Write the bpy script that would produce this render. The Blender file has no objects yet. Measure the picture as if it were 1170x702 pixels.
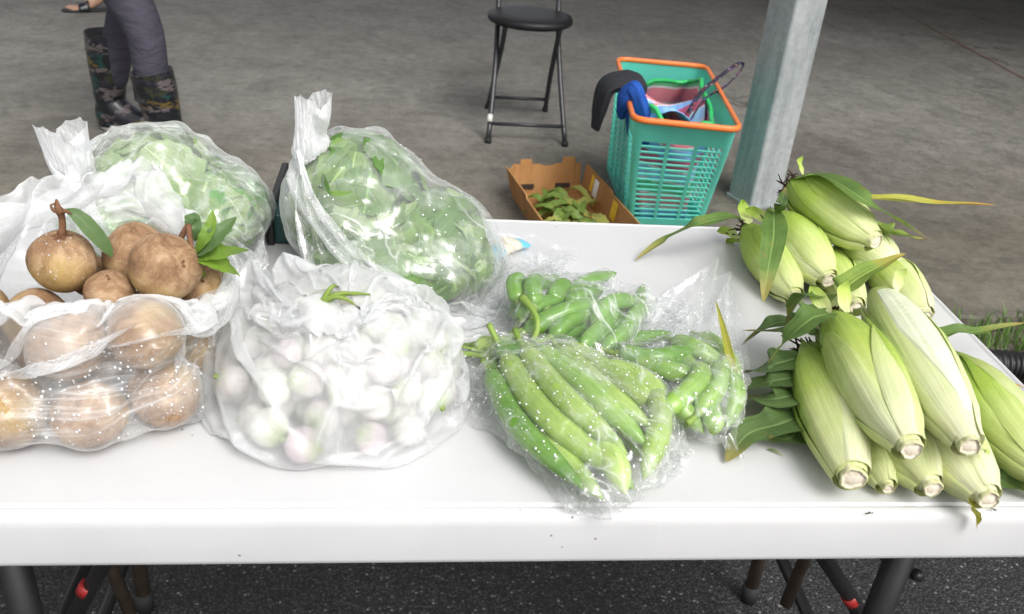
import bpy, math, random
import numpy as np
from mathutils import Vector, Matrix

SC = bpy.context.scene
COL = SC.collection
rng = np.random.default_rng(7)
random.seed(7)

# ------------------------------------------------------------------ camera
IMG_W, IMG_H = 1170.0, 702.0
CAM_F, CAM_P, CAM_YAW, CAM_ROLL = 1046.9, 0.51988, -0.13243, 0.08935
CAM_LOC = np.array([0.09078, -0.68892, 1.38045])


def cam_axes():
    cp, sp = math.cos(CAM_P), math.sin(CAM_P)
    cy, sy = math.cos(CAM_YAW), math.sin(CAM_YAW)
    fwd = np.array([-sy * cp, cy * cp, -sp])
    right = np.array([cy, sy, 0.0])
    up = np.cross(right, fwd)
    r = right * math.cos(CAM_ROLL) + up * math.sin(CAM_ROLL)
    u = -right * math.sin(CAM_ROLL) + up * math.cos(CAM_ROLL)
    return fwd, r, u


FWD, RGT, UPV = cam_axes()
cam = bpy.data.cameras.new('camera')
cam.sensor_width = 36.0
cam.lens = CAM_F / IMG_W * 36.0
cam.clip_start = 0.02
cam.clip_end = 400.0
cam.dof.use_dof = True
cam.dof.focus_distance = 1.32
cam.dof.aperture_fstop = 9.0
camo = bpy.data.objects.new('camera', cam)
COL.objects.link(camo)
M = Matrix.Identity(4)
for i in range(3):
    M[i][0], M[i][1], M[i][2], M[i][3] = RGT[i], UPV[i], -FWD[i], CAM_LOC[i]
camo.matrix_world = M
SC.camera = camo

# ------------------------------------------------------------------ daylight (overcast)
SUN_ELEV, SUN_AZ = math.radians(50), math.radians(155)      # azimuth from +Y, clockwise
world = bpy.data.worlds.new('World')
SC.world = world
world.use_nodes = True
wn, wl = world.node_tree.nodes, world.node_tree.links
wn.clear()
sky = wn.new('ShaderNodeTexSky')
sky.sky_type = 'NISHITA'
sky.sun_disc = False
sky.sun_elevation = SUN_ELEV
sky.sun_rotation = SUN_AZ
sky.air_density = 1.0
sky.dust_density = 4.0
sky.ozone_density = 0.6
hs = wn.new('ShaderNodeHueSaturation')
hs.inputs['Saturation'].default_value = 0.16
bg = wn.new('ShaderNodeBackground')
bg.inputs['Strength'].default_value = 0.15
wo = wn.new('ShaderNodeOutputWorld')
wl.new(sky.outputs[0], hs.inputs['Color'])
wl.new(hs.outputs[0], bg.inputs['Color'])
wl.new(bg.outputs[0], wo.inputs['Surface'])
sun = bpy.data.lights.new('sun', 'SUN')
sun.energy = 1.5
sun.angle = math.radians(28)
sun.color = (1.0, 0.975, 0.94)
suno = bpy.data.objects.new('sun', sun)
COL.objects.link(suno)
sd = Vector((math.sin(SUN_AZ) * math.cos(SUN_ELEV), math.cos(SUN_AZ) * math.cos(SUN_ELEV), math.sin(SUN_ELEV)))
suno.rotation_euler = sd.to_track_quat('Z', 'Y').to_euler()
suno.location = (0, 0, 8)

vs = SC.view_settings
vs.view_transform = 'Standard'
vs.look = 'None'
vs.exposure = 0.56
vs.gamma = 1.0
vs.use_curve_mapping = False
SC.cycles.transparent_max_bounces = 40
SC.cycles.max_bounces = 10
SC.cycles.diffuse_bounces = 4
SC.cycles.transmission_bounces = 8
SC.cycles.caustics_reflective = False
SC.cycles.caustics_refractive = False
SC.cycles.use_denoising = True
try:
    SC.cycles.denoiser = 'OPENIMAGEDENOISE'
except Exception:
    pass

# ------------------------------------------------------------------ helpers
T = 0.74      # table top height


def W(px, py, z):
    """World point at height z seen at a photo pixel (only used to lay things out)."""
    d = FWD * CAM_F + RGT * (px - IMG_W / 2) - UPV * (py - IMG_H / 2)
    t = (z - CAM_LOC[2]) / d[2]
    return CAM_LOC + d * t


def WY(px, py, y):
    d = FWD * CAM_F + RGT * (px - IMG_W / 2) - UPV * (py - IMG_H / 2)
    t = (y - CAM_LOC[1]) / d[1]
    return CAM_LOC + d * t


def unit(v):
    v = np.asarray(v, float)
    return v / (np.linalg.norm(v) + 1e-12)


def interp_curve(pts, n):
    """Catmull-Rom resample of a polyline to n points."""
    p = np.asarray(pts, float)
    if len(p) == 2:
        return p[0] + np.linspace(0, 1, n)[:, None] * (p[1] - p[0])
    q = np.vstack([2 * p[0] - p[1], p, 2 * p[-1] - p[-2]])
    out = []
    m = len(p) - 1
    for s in np.linspace(0, m, n):
        k = min(int(s), m - 1)
        t = s - k
        a, b, c, d = q[k], q[k + 1], q[k + 2], q[k + 3]
        out.append(0.5 * ((2 * b) + (c - a) * t + (2 * a - 5 * b + 4 * c - d) * t * t + (3 * b - 3 * c + d - a) * t ** 3))
    return np.array(out)


class Geo:
    """Collects vertices/faces (with uv) and links them as ONE mesh object."""

    def __init__(self):
        self.v, self.f, self.uv = [], [], []
        self.n = 0

    def add(self, verts, faces, uvs=None):
        verts = np.asarray(verts, float).reshape(-1, 3)
        self.v.append(verts)
        o = self.n
        for k, fc in enumerate(faces):
            self.f.append(tuple(int(i) + o for i in fc))
        if uvs is None:
            uvs = np.zeros((len(verts), 2))
        self.uv.append(np.asarray(uvs, float))
        self.n += len(verts)
        return self

    def grid(self, P, wrap=False, cap0=False, cap1=False, flip=False):
        """P[nv, nu, 3]; uv.x runs along nu, uv.y along nv."""
        nv, nu = P.shape[:2]
        idx = np.arange(nv * nu).reshape(nv, nu)
        faces = []
        for i in range(nv - 1):
            for j in range(nu if wrap else nu - 1):
                k = (j + 1) % nu
                f = (idx[i, j], idx[i, k], idx[i + 1, k], idx[i + 1, j])
                faces.append(f[::-1] if flip else f)
        if cap0:
            faces.append(tuple(idx[0]) if flip else tuple(idx[0][::-1]))
        if cap1:
            faces.append(tuple(idx[-1][::-1]) if flip else tuple(idx[-1]))
        uu, vv = np.meshgrid(np.arange(nu) / (nu if wrap else max(nu - 1, 1)), np.arange(nv) / max(nv - 1, 1))
        self.add(P.reshape(-1, 3), faces, np.stack([uu.ravel(), vv.ravel()], 1))
        return self

    def tube(self, pts, rad, n=10, caps=True, samples=None, squash=1.0):
        p = interp_curve(pts, samples) if samples else np.asarray(pts, float)
        m = len(p)
        r = np.interp(np.linspace(0, 1, m), np.linspace(0, 1, len(np.atleast_1d(rad))), np.atleast_1d(rad)) if np.ndim(rad) else np.full(m, rad)
        tang = np.gradient(p, axis=0)
        tang /= np.linalg.norm(tang, axis=1)[:, None] + 1e-12
        ref = np.array([0, 0, 1.0]) if abs(tang[0][2]) < 0.9 else np.array([1.0, 0, 0])
        a = unit(np.cross(tang[0], ref))
        th = np.arange(n) / n * 2 * math.pi
        P = np.zeros((m, n, 3))
        for i in range(m):
            a = unit(a - tang[i] * np.dot(a, tang[i]))
            b = np.cross(tang[i], a)
            P[i] = p[i] + r[i] * (np.cos(th)[:, None] * a + squash * np.sin(th)[:, None] * b)
        return self.grid(P, wrap=True, cap0=caps, cap1=caps)

    def box(self, c, s, rot=0.0):
        c = np.asarray(c, float)
        h = np.asarray(s, float) / 2
        ca, sa = math.cos(rot), math.sin(rot)
        vv = []
        for x, y, z in ((-1, -1, -1), (1, -1, -1), (1, 1, -1), (-1, 1, -1), (-1, -1, 1), (1, -1, 1), (1, 1, 1), (-1, 1, 1)):
            X, Y = x * h[0], y * h[1]
            vv.append(c + np.array([X * ca - Y * sa, X * sa + Y * ca, z * h[2]]))
        return self.add(vv, [(3, 2, 1, 0), (4, 5, 6, 7), (0, 1, 5, 4), (1, 2, 6, 5), (2, 3, 7, 6), (3, 0, 4, 7)])

    def build(self, name, mat, parent=None, smooth=True, bevel=0, sub=0, solid=0, local=None, auto=None):
        me = bpy.data.meshes.new(name)
        V = np.vstack(self.v)
        if local is not None:
            V = V - np.asarray(local)
        me.from_pydata([tuple(x) for x in V], [], self.f)
        UV = np.vstack(self.uv)
        lay = me.uv_layers.new(name='UVMap')
        li = np.zeros(len(me.loops), dtype=np.int32)
        me.loops.foreach_get('vertex_index', li)
        lay.data.foreach_set('uv', UV[li].astype(np.float32).ravel())
        if smooth:
            me.polygons.foreach_set('use_smooth', np.ones(len(me.polygons), dtype=bool))
        if auto:
            try:
                me.set_sharp_from_angle(angle=math.radians(auto))
            except Exception:
                pass
        for m in (mat if isinstance(mat, (list, tuple)) else [mat]):
            me.materials.append(m)
        ob = bpy.data.objects.new(name, me)
        COL.objects.link(ob)
        if parent is not None:
            ob.parent = parent
        if solid:
            md = ob.modifiers.new('solidify', 'SOLIDIFY')
            md.thickness = solid
            md.offset = 0
        if bevel:
            md = ob.modifiers.new('bevel', 'BEVEL')
            md.width = bevel
            md.segments = 3
            md.limit_method = 'ANGLE'
            md.angle_limit = math.radians(40)
        if sub:
            md = ob.modifiers.new('subsurf', 'SUBSURF')
            md.levels = sub
            md.render_levels = sub
        return ob


def tag(o, label=None, cat=None, group=None, kind=None):
    for k, v in (('label', label), ('category', cat), ('group', group), ('kind', kind)):
        if v:
            o[k] = v
    return o


def empty(name, loc, label=None, cat=None, group=None, rotz=0.0):
    o = bpy.data.objects.new(name, None)
    o.empty_display_size = 0.05
    o.location = tuple(float(x) for x in loc)
    o.rotation_euler = (0, 0, rotz)
    COL.objects.link(o)
    return tag(o, label, cat, group)


def copy_tree(o, parent=None):
    c = o.copy()
    COL.objects.link(c)
    if parent is not None:
        c.parent = parent
    for ch in [x for x in SC.objects if x.parent == o]:
        copy_tree(ch, c)
    return c


# ------------------------------------------------------------------ node material helpers
class NT:
    def __init__(self, name):
        self.m = bpy.data.materials.new(name)
        self.m.use_nodes = True
        self.t = self.m.node_tree
        self.t.nodes.clear()
        self.out = self.n('ShaderNodeOutputMaterial')

    def n(self, typ, **kw):
        x = self.t.nodes.new(typ)
        for k, v in kw.items():
            setattr(x, k, v)
        return x

    def l(self, a, b):
        self.t.links.new(a, b)

    def setin(self, node, name, val):
        if hasattr(val, 'is_output') or isinstance(val, bpy.types.NodeSocket):
            self.l(val, node.inputs[name])
        else:
            node.inputs[name].default_value = val

    def coord(self, kind='Object', scale=(1, 1, 1), loc=(0, 0, 0), rot=(0, 0, 0)):
        tc = self.n('ShaderNodeTexCoord')
        mp = self.n('ShaderNodeMapping')
        mp.inputs['Scale'].default_value = scale
        mp.inputs['Location'].default_value = loc
        mp.inputs['Rotation'].default_value = rot
        self.l(tc.outputs[kind], mp.inputs['Vector'])
        return mp.outputs[0]

    def noise(self, vec, scale=5, detail=4, rough=0.55, dist=0.0):
        x = self.n('ShaderNodeTexNoise')
        self.l(vec, x.inputs['Vector'])
        x.inputs['Scale'].default_value = scale
        x.inputs['Detail'].default_value = detail
        x.inputs['Roughness'].default_value = rough
        x.inputs['Distortion'].default_value = dist
        return x.outputs['Fac']

    def voro(self, vec, scale=5, feature='F1', rand=1.0, out='Distance'):
        x = self.n('ShaderNodeTexVoronoi', feature=feature)
        self.l(vec, x.inputs['Vector'])
        x.inputs['Scale'].default_value = scale
        x.inputs['Randomness'].default_value = rand
        return x.outputs[out]

    def ramp(self, fac, stops, interp='LINEAR'):
        x = self.n('ShaderNodeValToRGB')
        x.color_ramp.interpolation = interp
        e = x.color_ramp.elements
        while len(e) < len(stops):
            e.new(0.5)
        for k, (p, c) in enumerate(stops):
            e[k].position = p
            c = (c, c, c) if not hasattr(c, '__len__') else c
            e[k].color = (c[0], c[1], c[2], 1)
        self.l(fac, x.inputs['Fac'])
        return x.outputs['Color']

    def math(self, op, a, b=0.0, clamp=False):
        x = self.n('ShaderNodeMath', operation=op, use_clamp=clamp)
        for k, v in ((0, a), (1, b)):
            if isinstance(v, (int, float)):
                x.inputs[k].default_value = v
            else:
                self.l(v, x.inputs[k])
        return x.outputs[0]

    def mix(self, fac, a, b, blend='MIX'):
        x = self.n('ShaderNodeMix', data_type='RGBA', blend_type=blend)
        for k, v in ((0, fac), (6, a), (7, b)):
            if isinstance(v, (int, float)):
                x.inputs[k].default_value = v
            elif isinstance(v, tuple):
                x.inputs[k].default_value = (v[0], v[1], v[2], 1)
            else:
                self.l(v, x.inputs[k])
        return x.outputs[2]

    def bump(self, h, strength=0.3, dist=0.01):
        x = self.n('ShaderNodeBump')
        x.inputs['Strength'].default_value = strength
        x.inputs['Distance'].default_value = dist
        self.l(h, x.inputs['Height'])
        return x.outputs[0]

    def bsdf(self, color, rough=0.5, spec=0.5, normal=None, metal=0.0, **kw):
        b = self.n('ShaderNodeBsdfPrincipled')
        if isinstance(color, tuple):
            b.inputs['Base Color'].default_value = (color[0], color[1], color[2], 1)
        else:
            self.l(color, b.inputs['Base Color'])
        self.setin(b, 'Roughness', rough)
        self.setin(b, 'Metallic', metal)
        self.setin(b, 'Specular IOR Level', spec)
        for k, v in kw.items():
            self.setin(b, k.replace('_', ' '), v)
        if normal is not None:
            self.l(normal, b.inputs['Normal'])
        return b

    def done(self, sh):
        self.l(sh.outputs[0] if hasattr(sh, 'outputs') else sh, self.out.inputs['Surface'])
        return self.m


def simple_mat(name, col, rough=0.5, spec=0.5, metal=0.0, var=0.12, scale=30, bump=0.0):
    t = NT(name)
    c = t.coord('Object')
    f = t.noise(c, scale, 5)
    lo = tuple(x * (1 - var) for x in col)
    hi = tuple(min(1, x * (1 + var)) for x in col)
    k = t.ramp(f, [(0.3, lo), (0.7, hi)])
    nm = t.bump(f, bump, 0.003) if bump else None
    return t.done(t.bsdf(k, rough, spec, nm, metal))
# ------------------------------------------------------------------ setting: ground
def mat_concrete():
    t = NT('weathered_concrete')
    c = t.coord('Object')
    big = t.noise(c, 0.55, 6, 0.6, 0.4)
    mid = t.noise(c, 3.5, 8, 0.68, 0.8)
    fine = t.noise(c, 60, 6, 0.7)
    base = t.ramp(big, [(0.30, (0.134, 0.127, 0.112)), (0.52, (0.167, 0.159, 0.143)), (0.72, (0.200, 0.192, 0.175))])
    m = t.ramp(mid, [(0.30, 0.70), (0.50, 0.98), (0.72, 1.18)])
    k = t.mix(1.0, base, m, 'MULTIPLY')
    fm = t.ramp(fine, [(0.30, 0.84), (0.7, 1.12)])
    k = t.mix(1.0, k, fm, 'MULTIPLY')
    grit = t.noise(c, 17, 10, 0.78, 0.5)
    k = t.mix(1.0, k, t.ramp(grit, [(0.32, 0.66), (0.50, 0.99), (0.68, 1.26)]), 'MULTIPLY')
    sepy = t.n('ShaderNodeSeparateXYZ')
    t.l(c, sepy.inputs[0])
    silt = t.ramp(t.math('MULTIPLY', t.math('ADD', sepy.outputs[1], t.math('MULTIPLY', t.noise(c, 1.6, 6, 0.65), 2.4)), 0.1), [(0.36, 0.75), (0.47, 0.0)])
    k = t.mix(silt, k, t.mix(1.0, k, (0.86, 0.80, 0.69), 'MULTIPLY'))
    # brooming streaks
    br = t.noise(t.coord('Object', (3, 40, 1), rot=(0, 0, 0.12)), 2.0, 5, 0.6)
    k = t.mix(0.5, k, t.ramp(br, [(0.3, 0.80), (0.7, 1.14)]), 'MULTIPLY')
    # oily stains
    st = t.noise(t.coord('Object', loc=(3.1, 7.7, 0)), 1.9, 4, 0.5, 1.2)
    sf = t.ramp(st, [(0.58, 0.0), (0.74, 0.5)])
    k = t.mix(sf, k, t.mix(0.62, k, (0.045, 0.038, 0.028)))
    # pale drips
    pd = t.voro(t.coord('Object'), 7.0)
    k = t.mix(t.ramp(pd, [(0.0, 0.35), (0.07, 0.0)]), k, (0.34, 0.33, 0.31))
    # cracks: crooked cell borders, only in some places
    wob = t.n('ShaderNodeTexNoise')
    t.l(c, wob.inputs['Vector'])
    wob.inputs['Scale'].default_value = 2.2
    wob.inputs['Detail'].default_value = 8
    wv = t.n('ShaderNodeVectorMath', operation='SCALE')
    t.l(wob.outputs['Color'], wv.inputs[0])
    wv.inputs['Scale'].default_value = 0.75
    wa = t.n('ShaderNodeVectorMath', operation='ADD')
    t.l(c, wa.inputs[0])
    t.l(wv.outputs[0], wa.inputs[1])
    cr = t.voro(wa.outputs[0], 0.62, 'DISTANCE_TO_EDGE')
    crf = t.ramp(cr, [(0.0, 1.0), (0.006, 0.55), (0.014, 0.0)])
    gate = t.ramp(t.noise(c, 0.8, 2), [(0.60, 0.0), (0.66, 0.8)])
    crk = t.math('MULTIPLY', crf, gate)
    k = t.mix(crk, k, (0.035, 0.031, 0.026))
    h = t.math('ADD', t.math('MULTIPLY', mid, 0.5), t.math('ADD', t.math('ADD', t.math('MULTIPLY', fine, 0.35), t.math('MULTIPLY', grit, 0.9)), t.math('MULTIPLY', crk, -0.9)))
    rgh = t.ramp(big, [(0.3, 0.62), (0.7, 0.86)])
    return t.done(t.bsdf(k, rgh, 0.35, t.bump(h, 0.55, 0.006)))


def mat_asphalt():
    t = NT('dark_asphalt')
    c = t.coord('Object')
    v = t.voro(c, 170, 'F1', out='Color')
    d = t.voro(c, 170, 'F1')
    sx = t.n('ShaderNodeSeparateColor')
    t.l(v, sx.inputs[0])
    agg = t.ramp(sx.outputs[0], [(0.0, (0.022, 0.022, 0.023)), (0.62, (0.043, 0.043, 0.044)), (0.95, (0.06, 0.06, 0.06)), (0.995, (0.22, 0.21, 0.20))])
    edge = t.ramp(d, [(0.25, 1.0), (0.55, 0.35)])
    k = t.mix(1.0, agg, edge, 'MULTIPLY')
    pat = t.ramp(t.noise(c, 2.5, 6, 0.65), [(0.3, 0.72), (0.7, 1.25)])
    k = t.mix(1.0, k, pat, 'MULTIPLY')
    h = t.math('SUBTRACT', t.noise(c, 140, 4), d)
    return t.done(t.bsdf(k, 0.72, 0.4, t.bump(h, 0.7, 0.004)))


def mat_soil():
    t = NT('damp_soil')
    c = t.coord('Object')
    f = t.noise(c, 18, 8, 0.7)
    k = t.ramp(f, [(0.3, (0.050, 0.040, 0.030)), (0.55, (0.115, 0.098, 0.078)), (0.75, (0.19, 0.17, 0.145))])
    return t.done(t.bsdf(k, 0.9, 0.2, t.bump(f, 0.9, 0.02)))


SLAB_Y = 1.72          # near edge of the concrete slab (runs under the far side of the table)
g = Geo()
n = 60
xs = np.linspace(-60, 60, n)
ys = np.linspace(-60, 60, n)
P = np.stack(np.meshgrid(xs, ys), -1)
g.grid(np.concatenate([P, np.full(P.shape[:2] + (1,), -0.052)], 2))
gr = tag(g.build('asphalt_ground', mat_asphalt()), kind='structure')

g = Geo()                                   # concrete slab with a ragged broken near edge
xe = np.linspace(-30, 30, 900)
ed = SLAB_Y + 0.018 * np.sin(xe * 3.1) + 0.012 * np.sin(xe * 11.7 + 1) + 0.010 * np.sin(xe * 37 + 2) + rng.normal(0, 0.004, len(xe))
rows = [np.stack([xe, ed - 0.006, np.full_like(xe, -0.049)], 1), np.stack([xe, ed, np.full_like(xe, -0.006)], 1),
        np.stack([xe, ed + 0.012, np.zeros_like(xe)], 1)]
for yy in (2.2, 3.5, 6, 12, 30):
    rows.append(np.stack([xe, np.full_like(xe, yy), np.zeros_like(xe)], 1))
g.grid(np.array(rows))
slab = tag(g.build('concrete_pavement', mat_concrete(), smooth=False), kind='structure')

g = Geo()                                   # strip of soil along the slab edge at the right
xs = np.linspace(1.2, 5.0, 120)
rows = []
for k, q in enumerate(np.linspace(0, 1, 14)):
    y = SLAB_Y - 0.005 - q * 0.42 + 0.02 * np.sin(xs * 9 + q * 4)
    z = -0.045 + 0.032 * np.sin(min(1, q * 1.0) * math.pi) * (0.6 + 0.4 * np.sin(xs * 7 + q * 9)) + rng.normal(0, 0.003, len(xs))
    rows.append(np.stack([xs, y, z], 1))
g.grid(np.array(rows), flip=True)
soil = tag(g.build('soil_strip', mat_soil()), kind='structure')


def mat_leafy(name, c0, c1, rough=0.5, trans=0.25, vein=False, spec=0.35, tip=None):
    t = NT(name)
    c = t.coord('Object')
    f = t.noise(c, 22, 5, 0.6)
    oi = t.n('ShaderNodeObjectInfo')
    k = t.ramp(f, [(0.28, c0), (0.72, c1)])
    uv = t.coord('UV')
    sep = t.n('ShaderNodeSeparateXYZ')
    t.l(uv, sep.inputs[0])
    h = f
    if vein:
        lines = t.noise(t.coord('UV', (34, 1.2, 1)), 1.0, 4, 0.6)
        k = t.mix(0.75, k, t.ramp(lines, [(0.32, 0.62), (0.5, 1.0), (0.70, 1.40)]), 'MULTIPLY')
        mid = t.math('ABSOLUTE', t.math('SUBTRACT', sep.outputs[0], 0.5))
        k = t.mix(t.ramp(mid, [(0.0, 0.75), (0.035, 0.0)]), k, tuple(min(1, x * 1.7 + 0.05) for x in c1))
        h = lines
    if tip is not None:
        tf = t.math('ADD', sep.outputs[1], t.math('MULTIPLY', t.math('SUBTRACT', f, 0.5), 0.55))
        k = t.mix(t.ramp(tf, [(0.70, 0.0), (0.98, 0.9)]), k, tip)
        sp = t.noise(c, 75, 3, 0.6)
        k = t.mix(t.ramp(sp, [(0.66, 0.0), (0.72, 0.7)]), k, (0.26, 0.17, 0.05))
    b = t.bsdf(k, rough, spec, t.bump(h, 0.35, 0.002))
    tr = t.n('ShaderNodeBsdfTranslucent')
    t.l(t.mix(1.0, k, (1.25, 1.3, 0.75), 'MULTIPLY'), tr.inputs['Color'])
    mx = t.n('ShaderNodeMixShader')
    mx.inputs[0].default_value = trans
    t.l(b.outputs[0], mx.inputs[1])
    t.l(tr.outputs[0], mx.inputs[2])
    return t.done(mx)


M_GRASS = mat_leafy('grass_blades', (0.075, 0.16, 0.03), (0.17, 0.29, 0.07), 0.6)
g = Geo()
for k in range(2600):
    x = 1.50 + rng.random() * 2.6
    q = rng.random()
    y = SLAB_Y + 0.03 - q * 0.24 + 0.04 * math.sin(x * 9)
    if math.sin(x * 5.3) + math.sin(x * 13.1 + 1) < -0.5 and q > 0.3:
        continue
    ln = 0.025 + 0.065 * rng.random() * (1 - q * 0.6)
    a = rng.random() * 6.28
    lean = 0.5 * rng.random() * ln
    wd = 0.0016 + 0.0018 * rng.random()
    dx, dy = math.cos(a), math.sin(a)
    b0 = np.array([x, y, -0.035])
    m_ = b0 + np.array([dx * lean * 0.35, dy * lean * 0.35, ln * 0.6])
    e_ = b0 + np.array([dx * lean * 1.3, dy * lean * 1.3, ln])
    s = np.array([-dy, dx, 0]) * wd
    g.add([b0 - s, b0 + s, m_ + s * 0.8, m_ - s * 0.8, e_], [(0, 1, 2, 3), (3, 2, 4)], [(0, 0), (1, 0), (1, .5), (0, .5), (.5, 1)])
tag(g.build('grass', M_GRASS), 'thin green grass growing in the crack beside the concrete', 'grass', kind='stuff')

# ------------------------------------------------------------------ canopy over the concrete and unseen walls added to darken the far right
M_PAINT = simple_mat('grey_green_roof_sheet', (0.16, 0.17, 0.17), 0.6, 0.3)
rf = empty('canopy_roof', (0, 2.2, 0), 'grey corrugated canopy roof carried by the steel post', 'roof')
g = Geo()
xs = np.arange(-9, 9.01, 0.06)
g.grid(np.array([np.stack([xs, np.full_like(xs, y), 3.45 + 0.018 * np.sin(xs * 2 * math.pi / 0.24) + (y - 1.9) * 0.03], 1) for y in (2.56, 5.2)]))
xs = np.arange(2.6, 9.01, 0.06)
g.grid(np.array([np.stack([xs, np.full_like(xs, y), 3.45 + 0.018 * np.sin(xs * 2 * math.pi / 0.24) + (y - 1.9) * 0.03], 1) for y in (5.2, 12.0)]))  # deeper sheet at the right back, added to shade the far right ground
ob = g.build('roof_sheet', M_PAINT, rf, solid=0.004, local=(0, 2.2, 0))
g = Geo()
g.box((0, 2.60, 3.36), (18, 0.09, 0.12))
g.box((0, 5.1, 3.44), (18, 0.09, 0.12))
g.build('roof_beam', M_PAINT, rf, smooth=False, local=(0, 2.2, 0), bevel=0.004)
M_SHADE_WALL = simple_mat('dark_shade_wall', (0.085, 0.083, 0.08), 0.85, 0.2, scale=4)  # for the two out-of-frame walls, put in to block light from the right
g = Geo()
g.box((5.8, 12.1, 1.7), (6.6, 0.16, 3.6))
tag(g.build('back_shade_wall', M_SHADE_WALL, smooth=False), 'unseen dark wall added behind the canopy to darken the far right', 'wall')
g = Geo()
g.box((7.6, 7.8, 1.7), (0.16, 8.4, 3.6))
tag(g.build('side_shade_wall', M_SHADE_WALL, smooth=False), 'unseen dark wall added right of the canopy to block light', 'wall')
M_LINE = simple_mat('faded_red_line', (0.20, 0.085, 0.065), 0.8, 0.2, scale=30, var=0.4)
g = Geo()
pl = [W(985, -12, 0.004), W(1060, 30, 0.004), W(1180, 95, 0.004)]
g.grid(np.array([[p + np.array([0.006, 0.012, 0]), p - np.array([0.006, 0.012, 0])] for p in pl]))
tag(g.build('painted_line', M_LINE), kind='structure')


# ------------------------------------------------------------------ galvanised steel post
def mat_galv():
    t = NT('galvanised_steel')
    c = t.coord('Object')
    sp = t.voro(c, 55, 'F1', out='Color')
    sx = t.n('ShaderNodeSeparateColor')
    t.l(sp, sx.inputs[0])
    f = t.noise(t.coord('Object', (1, 1, 0.18)), 14, 6, 0.65)
    k = t.ramp(f, [(0.28, (0.24, 0.265, 0.27)), (0.5, (0.36, 0.385, 0.39)), (0.75, (0.46, 0.48, 0.48))])
    k = t.mix(0.35, k, t.ramp(sx.outputs[0], [(0, 0.75), (1, 1.2)]), 'MULTIPLY')
    st = t.noise(t.coord('Object', (1, 1, 0.05)), 40, 4)
    k = t.mix(t.ramp(st, [(0.62, 0.0), (0.75, 0.5)]), k, (0.55, 0.56, 0.55))
    return t.done(t.bsdf(k, 0.5, 0.5, t.bump(f, 0.15, 0.003), 0.35))


def rounded_rect(w, d, r, n=5):
    pts = []
    for cx, cy, a0 in ((w / 2 - r, d / 2 - r, 0), (-w / 2 + r, d / 2 - r, 90), (-w / 2 + r, -d / 2 + r, 180), (w / 2 - r, -d / 2 + r, 270)):
        for k in range(n + 1):
            a = math.radians(a0 + 90 * k / n)
            pts.append((cx + r * math.cos(a), cy + r * math.sin(a)))
    return np.array(pts)


POST = W(866, 236, 0)
pr = empty('steel_post', POST + np.array([0.0, 0.06, 0]), 'square galvanised steel post rising beside the corn and teal basket', 'post')
pr.rotation_euler = (0, 0, math.radians(20))
M_GALV = mat_galv()
rr = rounded_rect(0.148, 0.148, 0.012)
g = Geo()
g.grid(np.array([np.c_[rr, np.full(len(rr), z)] for z in (0.0, 0.6, 1.2, 1.8, 2.4, 3.30)]), wrap=True, cap0=True, cap1=True)
g.build('shaft', M_GALV, pr, auto=60)
g = Geo()
rr = rounded_rect(0.164, 0.164, 0.016)
g.grid(np.array([np.c_[rr, np.full(len(rr), z)] for z in (0.0, 0.012)]), wrap=True, cap0=True, cap1=True)
g.build('base_collar', M_GALV, pr, auto=40)
# ------------------------------------------------------------------ folding table
TX0, TX1, TY0, TY1 = -0.60, 0.915, 0.0, 0.725


def mat_table():
    t = NT('white_moulded_plastic')
    c = t.coord('Object')
    f = t.noise(c, 9, 5, 0.6)
    k = t.ramp(f, [(0.3, (0.52, 0.52, 0.525)), (0.7, (0.555, 0.556, 0.56))])
    # grime: tiny dark specks, thicker where a large noise lets them gather
    sp = t.voro(c, 150, 'F1')
    cell = t.voro(c, 150, 'F1', out='Color')
    sx = t.n('ShaderNodeSeparateColor')
    t.l(cell, sx.inputs[0])
    dv = t.n('ShaderNodeVectorMath', operation='DISTANCE')
    t.l(c, dv.inputs[0])
    dv.inputs[1].default_value = tuple(W(632, 622, T - .03) - np.array([(TX0 + TX1) / 2, (TY0 + TY1) / 2, -0.05]))
    near = t.ramp(dv.outputs['Value'], [(0.0, 1.0), (0.055, 0.0)])
    gate = t.math('ADD', t.ramp(t.noise(c, 5.0, 3), [(0.5, 0.0), (0.66, 0.7)]), t.math('MULTIPLY', near, 5.0))
    pick = t.math('GREATER_THAN', t.math('ADD', sx.outputs[0], t.math('MULTIPLY', gate, 0.05)), 1.015)
    sf = t.math('MULTIPLY', t.ramp(sp, [(0.10, 1.0), (0.30, 0.0)]), pick)
    k = t.mix(sf, k, (0.10, 0.09, 0.08))
    sc = t.noise(t.coord('Object', (30, 2, 2), rot=(0, 0, 0.6)), 3.0, 4, 0.6)
    k = t.mix(t.ramp(sc, [(0.66, 0.0), (0.74, 0.4)]), k, (0.60, 0.60, 0.61))
    peb = t.noise(c, 420, 2)
    return t.done(t.bsdf(k, t.ramp(f, [(0.3, 0.36), (0.7, 0.5)]), 0.45, t.bump(peb, 0.10, 0.001)))


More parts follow.
